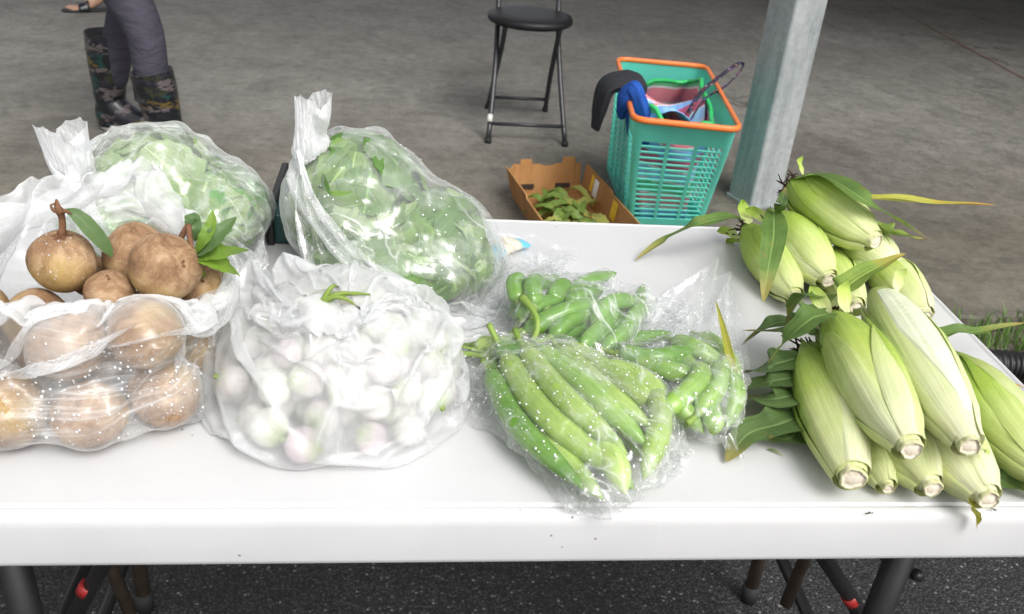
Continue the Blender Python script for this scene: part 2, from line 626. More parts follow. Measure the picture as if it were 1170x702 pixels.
tw, td = TX1 - TX0, TY1 - TY0
tcx, tcy = (TX0 + TX1) / 2, (TY0 + TY1) / 2
tb = empty('folding_table', (tcx, tcy, -0.05), 'long white plastic folding table with grey tube legs under the produce', 'table')
L0 = (tcx, tcy, -0.05)
g = Geo()
prof = [(0.0, T), (0.30, T), (0.030, T), (0.0190, T - 0.0002), (0.0165, T - 0.0034), (0.0140, T - 0.0034), (0.0118, T - 0.0008), (0.009, T - 0.0009), (0.004, T - 0.0035), (0.0012, T - 0.0085), (0.0, T - 0.016),
        (-0.0016, T - 0.058), (-0.0012, T - 0.0625), (0.001, T - 0.0645), (0.006, T - 0.0645), (0.009, T - 0.061), (0.0115, T - 0.03), (0.30, T - 0.03), (0.0, T - 0.03)]
rows = []
for k, (ins, z) in enumerate(prof):
    if ins == 0.30 or (k in (0, len(prof) - 1)):
        q = 0.34 if ins == 0.30 else 0.004
        rr = rounded_rect(tw - 0.7 * (1 if ins == 0.30 else 1.0), max(0.01, td * (0.1 if ins == 0.30 else 0.05)), 0.004, 8)
    else:
        rr = rounded_rect(tw - 2 * ins, td - 2 * ins, 0.045 - min(ins, 0.03), 8)
    rows.append(np.c_[rr[:, 0] + tcx, rr[:, 1] + tcy, np.full(len(rr), z)])
rows = [rows[2]] + rows[3:-2] + [rows[-2]]
g.grid(np.array(rows)[::-1], wrap=True, cap0=True, cap1=True)
g.build('tabletop', mat_table(), tb, local=L0, auto=50)

M_LEG = simple_mat('dark_powder_coat', (0.015, 0.0145, 0.0145), 0.42, 0.5, scale=60, var=0.2)
M_LEGB = simple_mat('worn_bronze_tube', (0.085, 0.062, 0.045), 0.42, 0.5, 0.3, scale=40, var=0.3)
M_RUB = simple_mat('black_rubber', (0.02, 0.02, 0.021), 0.7, 0.3)
M_RED = simple_mat('red_sticker', (0.36, 0.022, 0.022), 0.5)
for sx, xx, inn in ((-1, -0.335, -1), (1, 0.705, 1)):
    for yy, r, m in ((0.09, 0.0175, M_LEG), (0.60, 0.0135, M_LEGB)):
        xx = xx + (0 if yy < 0.3 else (0.095 if sx > 0 else -0.05))
        g = Geo()
        g.tube([(xx, yy, T - 0.031), (xx, yy, 0.35), (xx + 0.01 * sx, yy, -0.03)], r, 14)
        lg = g.build('leg', m, tb, local=L0)
        g = Geo()
        g.tube([(xx + 0.01 * sx, yy, -0.01), (xx + 0.01 * sx, yy, -0.05)], r + 0.004, 14)
        g.build('foot_cap', M_RUB, lg, local=L0)
    g = Geo()
    g.tube([(xx, 0.09, 0.16), (xx, 0.60, 0.16)], 0.0115, 10)
    g.build('cross_bar', M_LEG, tb, local=L0)
    g = Geo()
    g.tube([(xx, 0.09, 0.30), (xx, 0.60, 0.30)], 0.010, 10)
    g.build('cross_bar', M_LEG, tb, local=L0)


def arm(name, pa, pb, y, r, m, z0=0.27, z1=None):
    """straight folding strut seen through two photo points, in the plane y, up to the underside of the top"""
    a, b = WY(pa[0], pa[1], y), WY(pb[0], pb[1], y)
    d = (b - a) / (b - a)[2]
    z1 = T - 0.031 if z1 is None else z1
    g = Geo()
    g.tube([a + d * (z1 - a[2]), a + d * (z0 - a[2])], r, 12)
    o = g.build(name, m, tb, local=L0)
    return o, a, d


for pa, pb, y, r, m, red in (((118, 645), (86, 702), .20, .0105, M_LEG, ((101, 668), (96, 677))), ((127, 648), (150, 704), .30, .0095, M_LEGB, None),
                             ((918, 642), (893, 702), .30, .0100, M_LEGB, None), ((943, 640), (986, 704), .20, .0110, M_LEG, ((969, 680), (974, 688)))):
    o, a, d = arm('strut', pa, pb, y, r, m)
    if red:
        g = Geo()
        g.tube([WY(red[0][0], red[0][1], y), WY(red[1][0], red[1][1], y)], r + 0.0006, 12)
        g.build('sticker', M_RED, o, local=L0)
g = Geo()
g.tube([WY(1000, 622, .16), WY(1012, 637, .16), WY(1030, 650, .15), WY(1050, 658, .10)], 0.008, 10, samples=16)
g.build('brace', M_LEG, tb, local=L0)

# ------------------------------------------------------------------ folding stool
M_BLK = simple_mat('black_steel_tube', (0.022, 0.023, 0.026), 0.35, 0.5, scale=50, var=0.3)
M_VINYL = simple_mat('black_vinyl', (0.009, 0.009, 0.010), 0.5, 0.3, scale=80, bump=0.1)
S0 = np.array([0.60, 3.38, 0.0])
st = empty('folding_stool', S0, 'black round seat folding stool standing on the bare concrete', 'stool')
SH = 0.50
g = Geo()
th = np.linspace(0, 2 * math.pi, 49)[:-1]
rows = []
for r, z in ((0.004, SH + 0.010), (0.09, SH + 0.012), (0.158, SH + 0.010), (0.178, SH + 0.004), (0.184, SH - 0.008), (0.181, SH - 0.022), (0.17, SH - 0.028), (0.01, SH - 0.028)):
    rows.append(np.stack([r * np.cos(th) * 1.02, r * np.sin(th), np.full_like(th, z)], 1))
g.grid(np.array(rows)[::-1], wrap=True, cap0=True, cap1=True)
g.build('seat', M_VINYL, st)
for sx in (-1, 1):
    fx = 0.170
    # back-rest frame runs down to the front feet
    g = Geo()
    g.tube([(sx * 0.132, 0.155, SH + 0.34), (sx * 0.134, 0.13, SH + 0.10), (sx * 0.136, 0.06, SH - 0.06), (sx * 0.145, -0.06, 0.27), (sx * fx, -0.245, 0.01)], 0.0115, 12, samples=24)
    lg = g.build('leg', M_BLK, st)
    g = Geo()
    g.tube([(sx * (fx - .001), -0.2425, 0.022), (sx * (fx + 0.0012), -0.2475, 0.0)], 0.0145, 12)
    g.build('rubber_foot', M_RUB, lg)
    g = Geo()
    g.tube([(sx * 0.118, -0.11, SH - 0.03), (sx * 0.120, -0.03, 0.36), (sx * 0.128, 0.10, 0.20), (sx * 0.140, 0.235, 0.01)], 0.0115, 12, samples=20)
    lg = g.build('leg', M_BLK, st)
    g = Geo()
    g.tube([(sx * 0.1395, 0.232, 0.022), (sx * 0.1405, 0.237, 0.0)], 0.0145, 12)
    g.build('rubber_foot', M_RUB, lg)
g = Geo()
g.tube([(-0.165, -0.205, 0.075), (0.165, -0.205, 0.075)], 0.008, 10)
g.build('stretcher', M_BLK, st)
g = Geo()
g.tube([(-0.137, 0.19, 0.072), (0.137, 0.19, 0.072)], 0.008, 10)
g.build('stretcher', M_BLK, st)
g = Geo()
rr = []
for z in np.linspace(SH + 0.22, SH + 0.36, 6):
    x = np.linspace(-0.135, 0.135, 14)
    rr.append(np.stack([x, 0.155 + 0.02 * (1 - (x / 0.135) ** 2) + (z - SH - 0.22) * 0.08, np.full_like(x, z)], 1))
g.grid(np.array(rr))
g.build('backrest', M_VINYL, st, solid=0.022, bevel=0.006)
g = Geo()
g.tube([(-0.1664, -0.209, 0.083), (-0.1634, -0.189, 0.108)], 0.0124, 12)
g.build('white_tape', simple_mat('white_tape', (0.6, 0.58, 0.55), 0.6), [c for c in SC.objects if c.parent == st and c.name.startswith('leg')][0])

# ------------------------------------------------------------------ teal laundry basket
def mat_plastic(name, col, trans=0.25, rough=0.35):
    t = NT(name)
    f = t.noise(t.coord('Object'), 6, 4)
    k = t.ramp(f, [(0.3, tuple(x * 0.9 for x in col)), (0.7, tuple(min(1, x * 1.08) for x in col))])
    b = t.bsdf(k, rough, 0.5)
    tr = t.n('ShaderNodeBsdfTranslucent')
    t.l(k, tr.inputs['Color'])
    mx = t.n('ShaderNodeMixShader')
    mx.inputs[0].default_value = trans
    t.l(b.outputs[0], mx.inputs[1])
    t.l(tr.outputs[0], mx.inputs[2])
    return t.done(mx)


M_TEAL = mat_plastic('teal_plastic', (0.20, 0.84, 0.70), 0.3)
M_ORANGE = mat_plastic('orange_plastic', (0.85, 0.22, 0.05), 0.15)
BH = 0.50
rim_fl, rim_fr, rim_br, rim_bl = W(726, 134, BH), W(845, 146, BH), W(806, 75, BH), W(707, 66, BH)
bas_fl, bas_fr, bas_bl = W(717, 258, 0), W(801, 260, 0), W(693, 192, 0)
bas_br = bas_bl + (bas_fr - bas_fl) * 0.98
B0 = np.array([(rim_fl + rim_fr + rim_br + rim_bl)[k] / 4 for k in range(2)] + [0.0])
bk = empty('laundry_basket', B0, 'tall teal slotted laundry basket with an orange rim standing on the concrete', 'basket')


def basket_ring(s, z, inset=0.0):
    """outline point for parameter s in [0,1): front edge first (left to right), then right, back, left."""
    t_ = z / BH
    c = [rim_fl, rim_fr, rim_br, rim_bl]
    cs = [b_[:2] + (p[:2] - b_[:2]) * t_ for p, b_ in zip(c, (bas_fl, bas_fr, bas_br, bas_bl))]
    r = 0.020 + 0.022 * t_ ** 6
    return cs, r


def ring_points(z, breaks, off=0.0):
    """breaks: list of 4 arrays of 0..1 positions along each straight edge; corners get 6-point arcs"""
    cs, r = basket_ring(0, z)
    out = []
    for e in range(4):
        a, b = cs[e], cs[(e + 1) % 4]
        prv, nxt = cs[e - 1], cs[(e + 2) % 4]
        d = unit(b - a)
        nrm = np.array([d[1], -d[0]])
        L = np.linalg.norm(b - a)
        for u in breaks[e]:
            out.append(a + d * (r + u * (L - 2 * r)) + nrm * off)
        d2 = unit(nxt - b)
        n2 = np.array([d2[1], -d2[0]])
        p0, p1 = b - d * r, b + d2 * r
        for u in np.linspace(0, 1, 7)[1:-1]:
            q = (1 - u) ** 2 * p0 + 2 * u * (1 - u) * b + u * u * p1
            out.append(q + unit(nrm * (1 - u) + n2 * u) * off)
    return np.array(out)


def slot_breaks(ncol, rib, edge):
    w = (1 - 2 * edge - rib * (ncol - 1)) / ncol
    b, hole = [0.0], [0]
    x = edge
    for k in range(ncol):
        b.append(x)
        hole.append(1)
        x += w
        b.append(x)
        hole.append(0)
        x += rib
    b.append(1.0)
    return b, hole           # hole[i] -> segment from b[i] to b[i+1]


brk, segs = [], []
for e, (nc, rib, ed) in enumerate(((3, 0.045, 0.005), (5, 0.04, 0.01), (3, 0.045, 0.005), (5, 0.04, 0.01))):
    b, h = slot_breaks(nc, rib, ed)
    brk.append(b)
    segs += h[:len(b) - 1] + [0] * 6
zs, zh = [0.0, 0.035], [0, 0]
z = 0.045
for k in range(15):
    zs += [z, z + 0.0185]
    zh += [1, 0]
    z += 0.0245
zs += [0.425, 0.45, 0.47, BH - 0.004]
zh += [0, 0, 0]
zh = [0, 0] + [1, 0] * 15 + [0, 0, 0, 0]
rings = []
for z in zs:
    rp = ring_points(z, brk)
    rings.append(np.c_[rp, np.full(len(rp), z)])
R_ = np.array(rings)
nv, nu = R_.shape[:2]
idx = np.arange(nv * nu).reshape(nv, nu)
faces = []
for i in range(nv - 1):
    for j in range(nu):
        if zh[i] and segs[j]:
            continue
        k = (j + 1) % nu
        faces.append((idx[i, j], idx[i, k], idx[i + 1, k], idx[i + 1, j]))
faces.append(tuple(idx[0][::-1]))
g = Geo()
g.add(R_.reshape(-1, 3), faces)
g.build('body', M_TEAL, bk, smooth=False, solid=0.004, local=B0)
g = Geo()
rr = []
pr_ = [(0.004, -0.015), (0.011, -0.015), (0.013, -0.008), (0.012, 0.0), (0.007, 0.004), (0.0, 0.003), (-0.003, -0.003), (-0.001, -0.012)]
for o_, dz in pr_:
    rp = ring_points(BH, brk, o_)
    rr.append(np.c_[rp, np.full(len(rp), BH + dz)])
rr.append(rr[0])
g.grid(np.array(rr)[::-1], wrap=True)
g.build('rim', M_ORANGE, bk, local=B0)
M_WHT = simple_mat('white_print', (0.75, 0.72, 0.6), 0.5)
M_YEL = simple_mat('yellow_print', (0.75, 0.52, 0.04), 0.5)
for (u, e, m) in ((0.30, 3, M_WHT), (0.36, 3, M_YEL)):   # flower prints at the handles
    cs, r = basket_ring(0, BH)
    a, b = cs[e], cs[(e + 1) % 4]
    d = unit(b - a)
    nrm = np.array([d[1], -d[0]])
    c = a + d * np.linalg.norm(b - a) * (1 - u if e == 3 else u) + nrm * 0.005
    g = Geo()
    for q in range(5):
        an = q * 2 * math.pi / 5
        cc = np.array([c[0] + 0.009 * math.cos(an), c[1] + 0.009 * math.sin(an), BH + 0.0052])
        t8 = np.linspace(0, 2 * math.pi, 9)[:-1]
        g.add(np.stack([cc[0] + 0.006 * np.cos(t8), cc[1] + 0.006 * np.sin(t8), np.full(8, cc[2])], 1), [tuple(range(8))])
    g.build('flower_print', m, [o for o in SC.objects if o.parent == bk and o.name == 'rim'][0], local=B0)


def mat_stripes():
    t = NT('striped_woven_plastic')
    uv = t.coord('UV', (1, 1, 1))
    sep = t.n('ShaderNodeSeparateXYZ')
    t.l(uv, sep.inputs[0])
    fr = t.math('FRACT', t.math('MULTIPLY', sep.outputs[1], 1.5))
    st = t.ramp(fr, [(0.0, (0.24, 0.46, 0.85)), (0.17, (0.75, 0.76, 0.78)), (0.20, (0.80, 0.28, 0.33)), (0.40, (0.75, 0.76, 0.78)), (0.43, (0.14, 0.58, 0.27)),
                     (0.60, (0.75, 0.76, 0.78)), (0.63, (0.36, 0.64, 0.92)), (0.80, (0.72, 0.73, 0.76)), (0.83, (0.55, 0.12, 0.22))], 'CONSTANT')
    fu = t.math('FRACT', t.math('MULTIPLY', sep.outputs[0], 9.0))
    su = t.ramp(fu, [(0.0, (1, 1, 1)), (0.45, (0.78, 0.86, 1.0)), (0.7, (1, 0.8, 0.82)), (0.9, (1, 1, 1))], 'CONSTANT')
    k = t.mix(0.8, st, su, 'MULTIPLY')
    return t.done(t.bsdf(k, 0.45, 0.4, t.bump(t.noise(t.coord('UV', (60, 90, 1)), 4, 2), 0.3, 0.002)))


M_STRIPE = mat_stripes()
M_GREENTRIM = simple_mat('green_binding', (0.03, 0.42, 0.12), 0.5)
Bc = B0.copy()
ex = unit(np.append((rim_fr - rim_fl)[:2], 0))
ey = unit(np.append((rim_bl - rim_fl)[:2], 0))


def bpt(u, v, z):
    """u across (0 left .. 1 right), v deep (0 front .. 1 back) inside the rim"""
    t_ = z / BH
    fl, fr, bl, br = [q0 + (q1 - q0) * t_ for q0, q1 in ((bas_fl, rim_fl), (bas_fr, rim_fr), (bas_bl, rim_bl), (bas_br, rim_br))]
    a = fl + (fr - fl) * u
    b = bl + (br - bl) * u
    c = a + (b - a) * v
    return np.array([c[0], c[1], z])


bag_root = empty('tote_bag', bpt(0.45, 0.45, 0.02), 'blue, red and green striped woven tote bag stuffed inside the teal basket', 'bag')
g = Geo()
rows = []
nu = 64
th = np.linspace(0, 2 * math.pi, nu + 1)[:-1]
for k, z in enumerate(np.linspace(0.012, 0.462, 26)):
    q = k / 25
    r_ = 0.40 - 0.03 * q
    u = 0.5 + r_ * np.sign(np.cos(th)) * np.abs(np.cos(th)) ** 0.55
    v = 0.48 + (r_ + 0.01) * np.sign(np.sin(th)) * np.abs(np.sin(th)) ** 0.55 * (1 - 0.10 * q)
    wob = 0.022 * np.sin(th * 5 + q * 4) + 0.013 * np.sin(th * 11 + q * 9)
    pts = np.array([bpt(uu + w_ * math.cos(t_), vv + w_ * math.sin(t_), z + (0.028 * math.sin(2 * t_ + 0.6) + 0.012 * math.sin(5 * t_)) * q ** 3) for uu, vv, w_, t_ in zip(u, v, wob, th)])
    rows.append(pts)
g.grid(np.array(rows), wrap=True)
g.build('bag_body', M_STRIPE, bag_root, local=bag_root.location, solid=0.002)
rimp = np.vstack([rows[-1], rows[-1][:1]])
g = Geo()
g.tube(rimp + np.array([0, 0, 0.002]), 0.0075, 8, caps=False)
g.build('binding', M_GREENTRIM, bag_root, local=bag_root.location)
g = Geo()                                     # folded contents flap
rows = []
for v in np.linspace(0, 1, 16):
    rows.append([bpt(0.18 + 0.66 * u, 0.16 + 0.50 * v, 0.432 + 0.035 * math.sin(u * 5 + v * 3) + 0.035 * math.sin(v * 8 + u * 3) - 0.02 * v) for u in np.linspace(0, 1, 26)])
g.grid(np.array(rows))
g.build('flap', M_STRIPE, bag_root, local=bag_root.location, solid=0.002)

cl_root_loc = bpt(0.0, 0.30, BH)
M_CLD = simple_mat('charcoal_cloth', (0.028, 0.029, 0.034), 0.9, 0.15, scale=150, bump=0.3)
M_CLB = simple_mat('blue_cloth', (0.022, 0.085, 0.36), 0.85, 0.15, scale=150, bump=0.3)


cr_ = empty('jacket', cl_root_loc, 'charcoal jacket with blue lining draped over the left rim of the teal basket', 'jacket')


def cloth_roll(name, mat, pts, rad, squash, seed):
    """a bunched hanging fold of cloth: wrinkled flattened roll"""
    lr = np.random.default_rng(seed)
    c = interp_curve(np.array(pts), 54)
    t_ = np.linspace(0, 1, 54)
    r = np.interp(t_, np.linspace(0, 1, len(rad)), rad)
    g = Geo()
    g.tube(c, r, 44, caps=True, squash=squash)
    P = g.v[0].reshape(54, 44, 3)
    th = np.linspace(0, 2 * math.pi, 45)[:-1]
    w = 1 + 0.10 * np.sin(3 * th[None] + 5 * t_[:, None]) + 0.07 * np.sin(7 * th[None] - 9 * t_[:, None] + 1) + 0.04 * np.sin(13 * th[None] + 14 * t_[:, None])
    g.v[0] = (c[:, None] + (P - c[:, None]) * w[..., None]).reshape(-1, 3)
    return g.build(name, mat, cr_, local=cl_root_loc, sub=1)


yj = bpt(0.0, 0.42, BH)[1]
top_ = bpt(0.0, 0.42, BH)
jk = cloth_roll('outer_cloth', M_CLD, [bpt(0.10, 0.40, 0.36), bpt(0.10, 0.42, 0.47), top_ + np.array([0.030, 0, 0.026]), top_ + np.array([-0.026, 0.0, 0.026]), WY(694, 100, yj), WY(686, 122, yj), WY(680, 148, yj)],
                [0.036, 0.050, 0.060, 0.064, 0.062, 0.058, 0.050, 0.030], 0.42, 3)
jl = cloth_roll('lining', M_CLB, [bpt(0.16, 0.22, 0.34), bpt(0.10, 0.22, 0.45), bpt(0.04, 0.24, BH + 0.022), bpt(0.0, 0.26, BH + 0.028), bpt(-0.07, 0.26, BH - 0.01), bpt(-0.09, 0.28, BH - 0.075)],
                [0.050, 0.046, 0.036, 0.034, 0.034, 0.022], 0.5, 4)


def mat_strap():
    t = NT('patterned_strap')
    v = t.voro(t.coord('Object'), 120, out='Color')
    sx = t.n('ShaderNodeSeparateColor')
    t.l(v, sx.inputs[0])
    k = t.ramp(sx.outputs[0], [(0, (0.02, 0.02, 0.03)), (0.6, (0.03, 0.03, 0.05)), (0.74, (0.20, 0.03, 0.05)), (0.86, (0.06, 0.06, 0.22)), (0.96, (0.3, 0.3, 0.32))], 'CONSTANT')
    return t.done(t.bsdf(k, 0.6, 0.3))


s0 = bpt(0.60, 0.30, 0.42)
p_a, p_b, p_c = W(800, 107, BH + 0.0), W(822, 88, BH + 0.02), W(845, 72, BH + 0.035)
p_d = W(829, 92, BH + 0.012)
sr = empty('strap', s0, 'dark patterned webbing strap looping out over the right rim of the basket', 'strap')
cen = np.array([s0, p_a, p_b, p_c, p_c + np.array([0.010, -0.012, -0.016]), p_d + np.array([0.004, -0.010, -0.014]), p_a + np.array([0.014, -0.012, -0.018]), s0 + np.array([0.012, 0, -0.02])])
g = Geo()
g.tube(cen, 0.0095, 8, samples=60, squash=0.35)
g.build('webbing', mat_strap(), sr, local=s0)

# ------------------------------------------------------------------ cardboard fruit tray with trimmings
def mat_card():
    t = NT('brown_cardboard')
    c = t.coord('Object')
    f = t.noise(c, 9, 6, 0.6)
    k = t.ramp(f, [(0.3, (0.31, 0.150, 0.055)), (0.7, (0.42, 0.225, 0.090))])
    fl = t.n('ShaderNodeTexWave', wave_type='BANDS', bands_direction='X')
    t.l(c, fl.inputs['Vector'])
    fl.inputs['Scale'].default_value = 60
    return t.done(t.bsdf(k, 0.85, 0.15, t.bump(fl.outputs[0], 0.08, 0.002)))


M_CARD = mat_card()
bx_l, bx_r = W(586, 226, 0.0), W(662, 223, 0.0)
bxu = unit(np.append((bx_r - bx_l)[:2], 0))
bxv = np.array([-bxu[1], bxu[0], 0])
BXW, BXD, BXH = np.linalg.norm((bx_r - bx_l)[:2]), 0.54, 0.145
X0 = (bx_l + bx_r) / 2 - bxv * BXD / 2
X0[2] = 0
bxr = empty('cardboard_tray', X0, 'brown cardboard fruit tray with notched walls holding green trimmings on the concrete', 'box')


def bxp(u, v, z):
    return X0 + bxu * (u * BXW / 2) + bxv * (v * BXD / 2) + np.array([0, 0, z])


g = Geo()
g.grid(np.array([[bxp(u, v, 0.004) for u in (-1, 1)] for v in (-1, 1)]))
g.build('bottom', M_CARD, bxr, smooth=False, solid=0.005, local=X0)


def wall_strip(p0, p1, tops, lean, name, mat=M_CARD):
    g = Geo()
    nn = len(tops)
    a = [p0 + (p1 - p0) * k / (nn - 1) for k in range(nn)]
    rows = [[q + np.array([0, 0, 0.002]) for q in a], [q + lean * 0.5 + np.array([0, 0, t_ * 0.5]) for q, t_ in zip(a, tops)], [q + lean + np.array([0, 0, t_]) for q, t_ in zip(a, tops)]]
    g.grid(np.array(rows))
    return g.build(name, mat, bxr, smooth=False, solid=0.005, local=X0)


tb_ = np.full(60, BXH * 0.86)
xx = np.linspace(0, 1, 60)
tb_[(xx > 0.10) & (xx < 0.26)] = BXH
tb_[(xx > 0.72) & (xx < 0.90)] = BXH * 1.04
tb_[(xx > 0.40) & (xx < 0.60)] = BXH * (0.80 + 0.10 * np.abs(xx[(xx > 0.40) & (xx < 0.60)] - 0.5) * 10 * 0.3)
wl_ = wall_strip(bxp(-1, 1, 0), bxp(1, 1, 0), tb_, bxv * 0.025, 'wall')
for uu in (-0.62, 0.45):
    g = Geo()
    c = bxp(uu, 1, BXH * 0.30) + bxv * 0.0005
    g.add([c - bxu * 0.028 + np.array([0, 0, -0.008]) - bxv * 0.0, c + bxu * 0.028 + np.array([0, 0, -0.008]), c + bxu * 0.028 + np.array([0, 0, 0.008]) + bxv * 0.003, c - bxu * 0.028 + np.array([0, 0, 0.008]) + bxv * 0.003], [(0, 1, 2, 3)])
    g.build('hand_slot', simple_mat('slot_dark', (0.03, 0.022, 0.015), 0.9), wl_, local=X0, solid=0.012, smooth=False)
wall_strip(bxp(-1, -1, 0), bxp(-1, 1, 0), np.r_[np.full(20, BXH * 0.8), np.full(20, BXH * 0.88)], -bxu * 0.035, 'wall')
rw = wall_strip(bxp(1, -1, 0), bxp(1, 1, 0), np.r_[np.full(20, BXH * 0.84), np.full(20, BXH * 0.9)], bxu * 0.016, 'wall')
wall_strip(bxp(-1, -1, 0), bxp(1, -1, 0), np.full(30, BXH * 0.86), -bxv * 0.025, 'wall')
M_LBL = simple_mat('printed_yellow', (0.72, 0.45, 0.03), 0.6)
M_LBW = simple_mat('printed_white', (0.70, 0.70, 0.68), 0.6)
for v0, v1, z0, z1, m, nm in ((0.60, 0.70, 0.45, 0.95, M_LBL, 'print_panel'), (0.42, 0.58, 0.40, 0.92, M_LBW, 'print_panel'), (-0.30, -0.12, 0.35, 0.90, M_LBL, 'print_panel')):
    g = Geo()
    q = []
    for vv, zz in ((v0, z0), (v1, z0), (v1, z1), (v0, z1)):
        q.append(bxp(1, vv, BXH * 0.87 * zz) + bxu * (0.016 * zz - 0.0045))
    g.add(q, [(0, 1, 2, 3)])
    g.build(nm, m, rw, smooth=False, local=X0)
# flared corner flap on the left
g = Geo()
g.add([bxp(-1, 1.02, BXH * 0.25), bxp(-1, 1.02, BXH * 0.95), bxp(-1.22, 0.95, BXH * 0.80), bxp(-1.12, 0.98, BXH * 0.3)], [(0, 1, 2, 3)])
g.build('corner_flap', M_CARD, bxr, smooth=False, solid=0.004, local=X0)

M_TRIM = [mat_leafy('trimming_green', (0.10, 0.17, 0.03), (0.20, 0.28, 0.06), 0.5), mat_leafy('trimming_yellow', (0.24, 0.26, 0.05), (0.36, 0.36, 0.10), 0.5)]


def leaf_strip(g, pts, width, up=(0, 0, 1), nu=7, nv=16, fold=0.25, wave=0.0, wfreq=6.0, prof=None, ph=0.0, twist=0.0):
    """a blade along pts; width = half width; fold = V depth relative to width"""
    c = interp_curve(pts, nv)
    tang = np.gradient(c, axis=0)
    tang /= np.linalg.norm(tang, axis=1)[:, None] + 1e-12
    up = np.asarray(up, float)
    rows = []
    for k in range(nv):
        t_ = k / (nv - 1)
        s = unit(np.cross(tang[k], up))
        nn = np.cross(s, tang[k])
        if twist:
            an = twist * t_
            s, nn = s * math.cos(an) + nn * math.sin(an), nn * math.cos(an) - s * math.sin(an)
        w = width * (prof(t_) if prof else math.sin(math.pi * min(1, 0.12 + 0.88 * t_)) ** 0.7)
        row = []
        for u in np.linspace(-1, 1, nu):
            z = fold * abs(u) * w + wave * abs(u) * w * math.sin(wfreq * t_ * 2 * math.pi + ph + (1.3 if u > 0 else 0))
            row.append(c[k] + s * (u * w) + nn * z)
        rows.append(row)
    g.grid(np.array(rows))


for k in range(30):
    g = Geo()
    u, v = rng.uniform(-0.75, 0.6), rng.uniform(-0.75, 0.55)
    a = rng.uniform(0, math.pi)
    ln = rng.uniform(0.05, 0.10)
    d = np.array([math.cos(a), math.sin(a), 0])
    b = bxp(u, v, 0.02 + 0.02 * rng.random())
    leaf_strip(g, [b - d * ln, b + np.array([0, 0, 0.03 + 0.02 * rng.random()]), b + d * ln + np.array([0, 0, rng.uniform(-0.005, 0.04)])], rng.uniform(0.014, 0.028), wave=0.15, fold=0.5)
    o = g.build('husk_trimming', M_TRIM[k % 2], local=b)
    o.location = b
    tag(o, 'limp green leaf trimming lying in the cardboard tray' if k % 2 == 0 else 'yellowed leaf trimming lying in the cardboard tray', 'leaf', 'trimmings in the cardboard tray')
# ------------------------------------------------------------------ people (only their lower legs reach into the picture)
def skin_mesh(name, joints, edges, mat, parent, root=0, sub=2):
    """joints: list of (xyz, radius) in the parent's space -> one continuous skinned surface"""
    me = bpy.data.meshes.new(name)
    me.from_pydata([tuple(map(float, j[0])) for j in joints], edges, [])
    ob = bpy.data.objects.new(name, me)
    COL.objects.link(ob)
    ob.parent = parent
    md = ob.modifiers.new('skin', 'SKIN')
    md.use_smooth_shade = True
    for k, sv in enumerate(me.skin_vertices[0].data):
        r = joints[k][1]
        sv.radius = (r, r) if not hasattr(r, '__len__') else r
        sv.use_root = (k == root)
    ob.modifiers.new('subsurf', 'SUBSURF').levels = sub
    ob.modifiers['subsurf'].render_levels = sub
    me.materials.append(mat)
    return ob


M_SKIN = simple_mat('skin', (0.42, 0.25, 0.17), 0.5, 0.4, scale=40, var=0.1)
M_HAIR = simple_mat('dark_hair', (0.02, 0.015, 0.012), 0.5)


def mat_camo():
    t = NT('dark_leaf_print_rubber')
    c = t.coord('Object', (1.0, 1.0, 2.1))
    n1 = t.n('ShaderNodeTexNoise')
    t.l(c, n1.inputs['Vector'])
    n1.inputs['Scale'].default_value = 9
    sv = t.n('ShaderNodeVectorMath', operation='SCALE')
    t.l(n1.outputs['Color'], sv.inputs[0])
    sv.inputs['Scale'].default_value = 0.10
    ad = t.n('ShaderNodeVectorMath', operation='ADD')
    t.l(c, ad.inputs[0])
    t.l(sv.outputs[0], ad.inputs[1])
    v = t.voro(ad.outputs[0], 15, out='Color')
    d = t.voro(ad.outputs[0], 15)
    sx = t.n('ShaderNodeSeparateColor')
    t.l(v, sx.inputs[0])
    k = t.ramp(sx.outputs[0], [(0, (0.012, 0.016, 0.020)), (0.22, (0.045, 0.040, 0.060)), (0.40, (0.02, 0.085, 0.075)), (0.56, (0.21, 0.17, 0.17)), (0.80, (0.055, 0.06, 0.028)), (0.92, (0.22, 0.15, 0.04))], 'CONSTANT')
    n2 = t.noise(t.coord('Object', (1, 1, 2.4)), 26, 4, 0.6, 1.0)
    k = t.mix(t.ramp(n2, [(0.50, 0.0), (0.56, 1.0)]), k, (0.016, 0.019, 0.026))
    n3 = t.noise(t.coord('Object', (1, 1, 2.0), loc=(5, 2, 1)), 34, 3, 0.6, 0.8)
    k = t.mix(t.ramp(n3, [(0.60, 0.0), (0.64, 0.8)]), k, (0.05, 0.055, 0.05))
    k = t.mix(1.0, k, (0.48, 0.48, 0.50), 'MULTIPLY')
    return t.done(t.bsdf(k, 0.32, 0.5))


def mat_leggings():
    t = NT('grey_leggings')
    c = t.coord('Object')
    f = t.noise(t.coord('Object', (1, 1, 2.2)), 14, 4, 0.5, 0.6)
    k = t.ramp(f, [(0.3, (0.042, 0.039, 0.053)), (0.7, (0.059, 0.055, 0.075))])
    return t.done(t.bsdf(k, 0.75, 0.25, t.bump(f, 0.5, 0.015)))


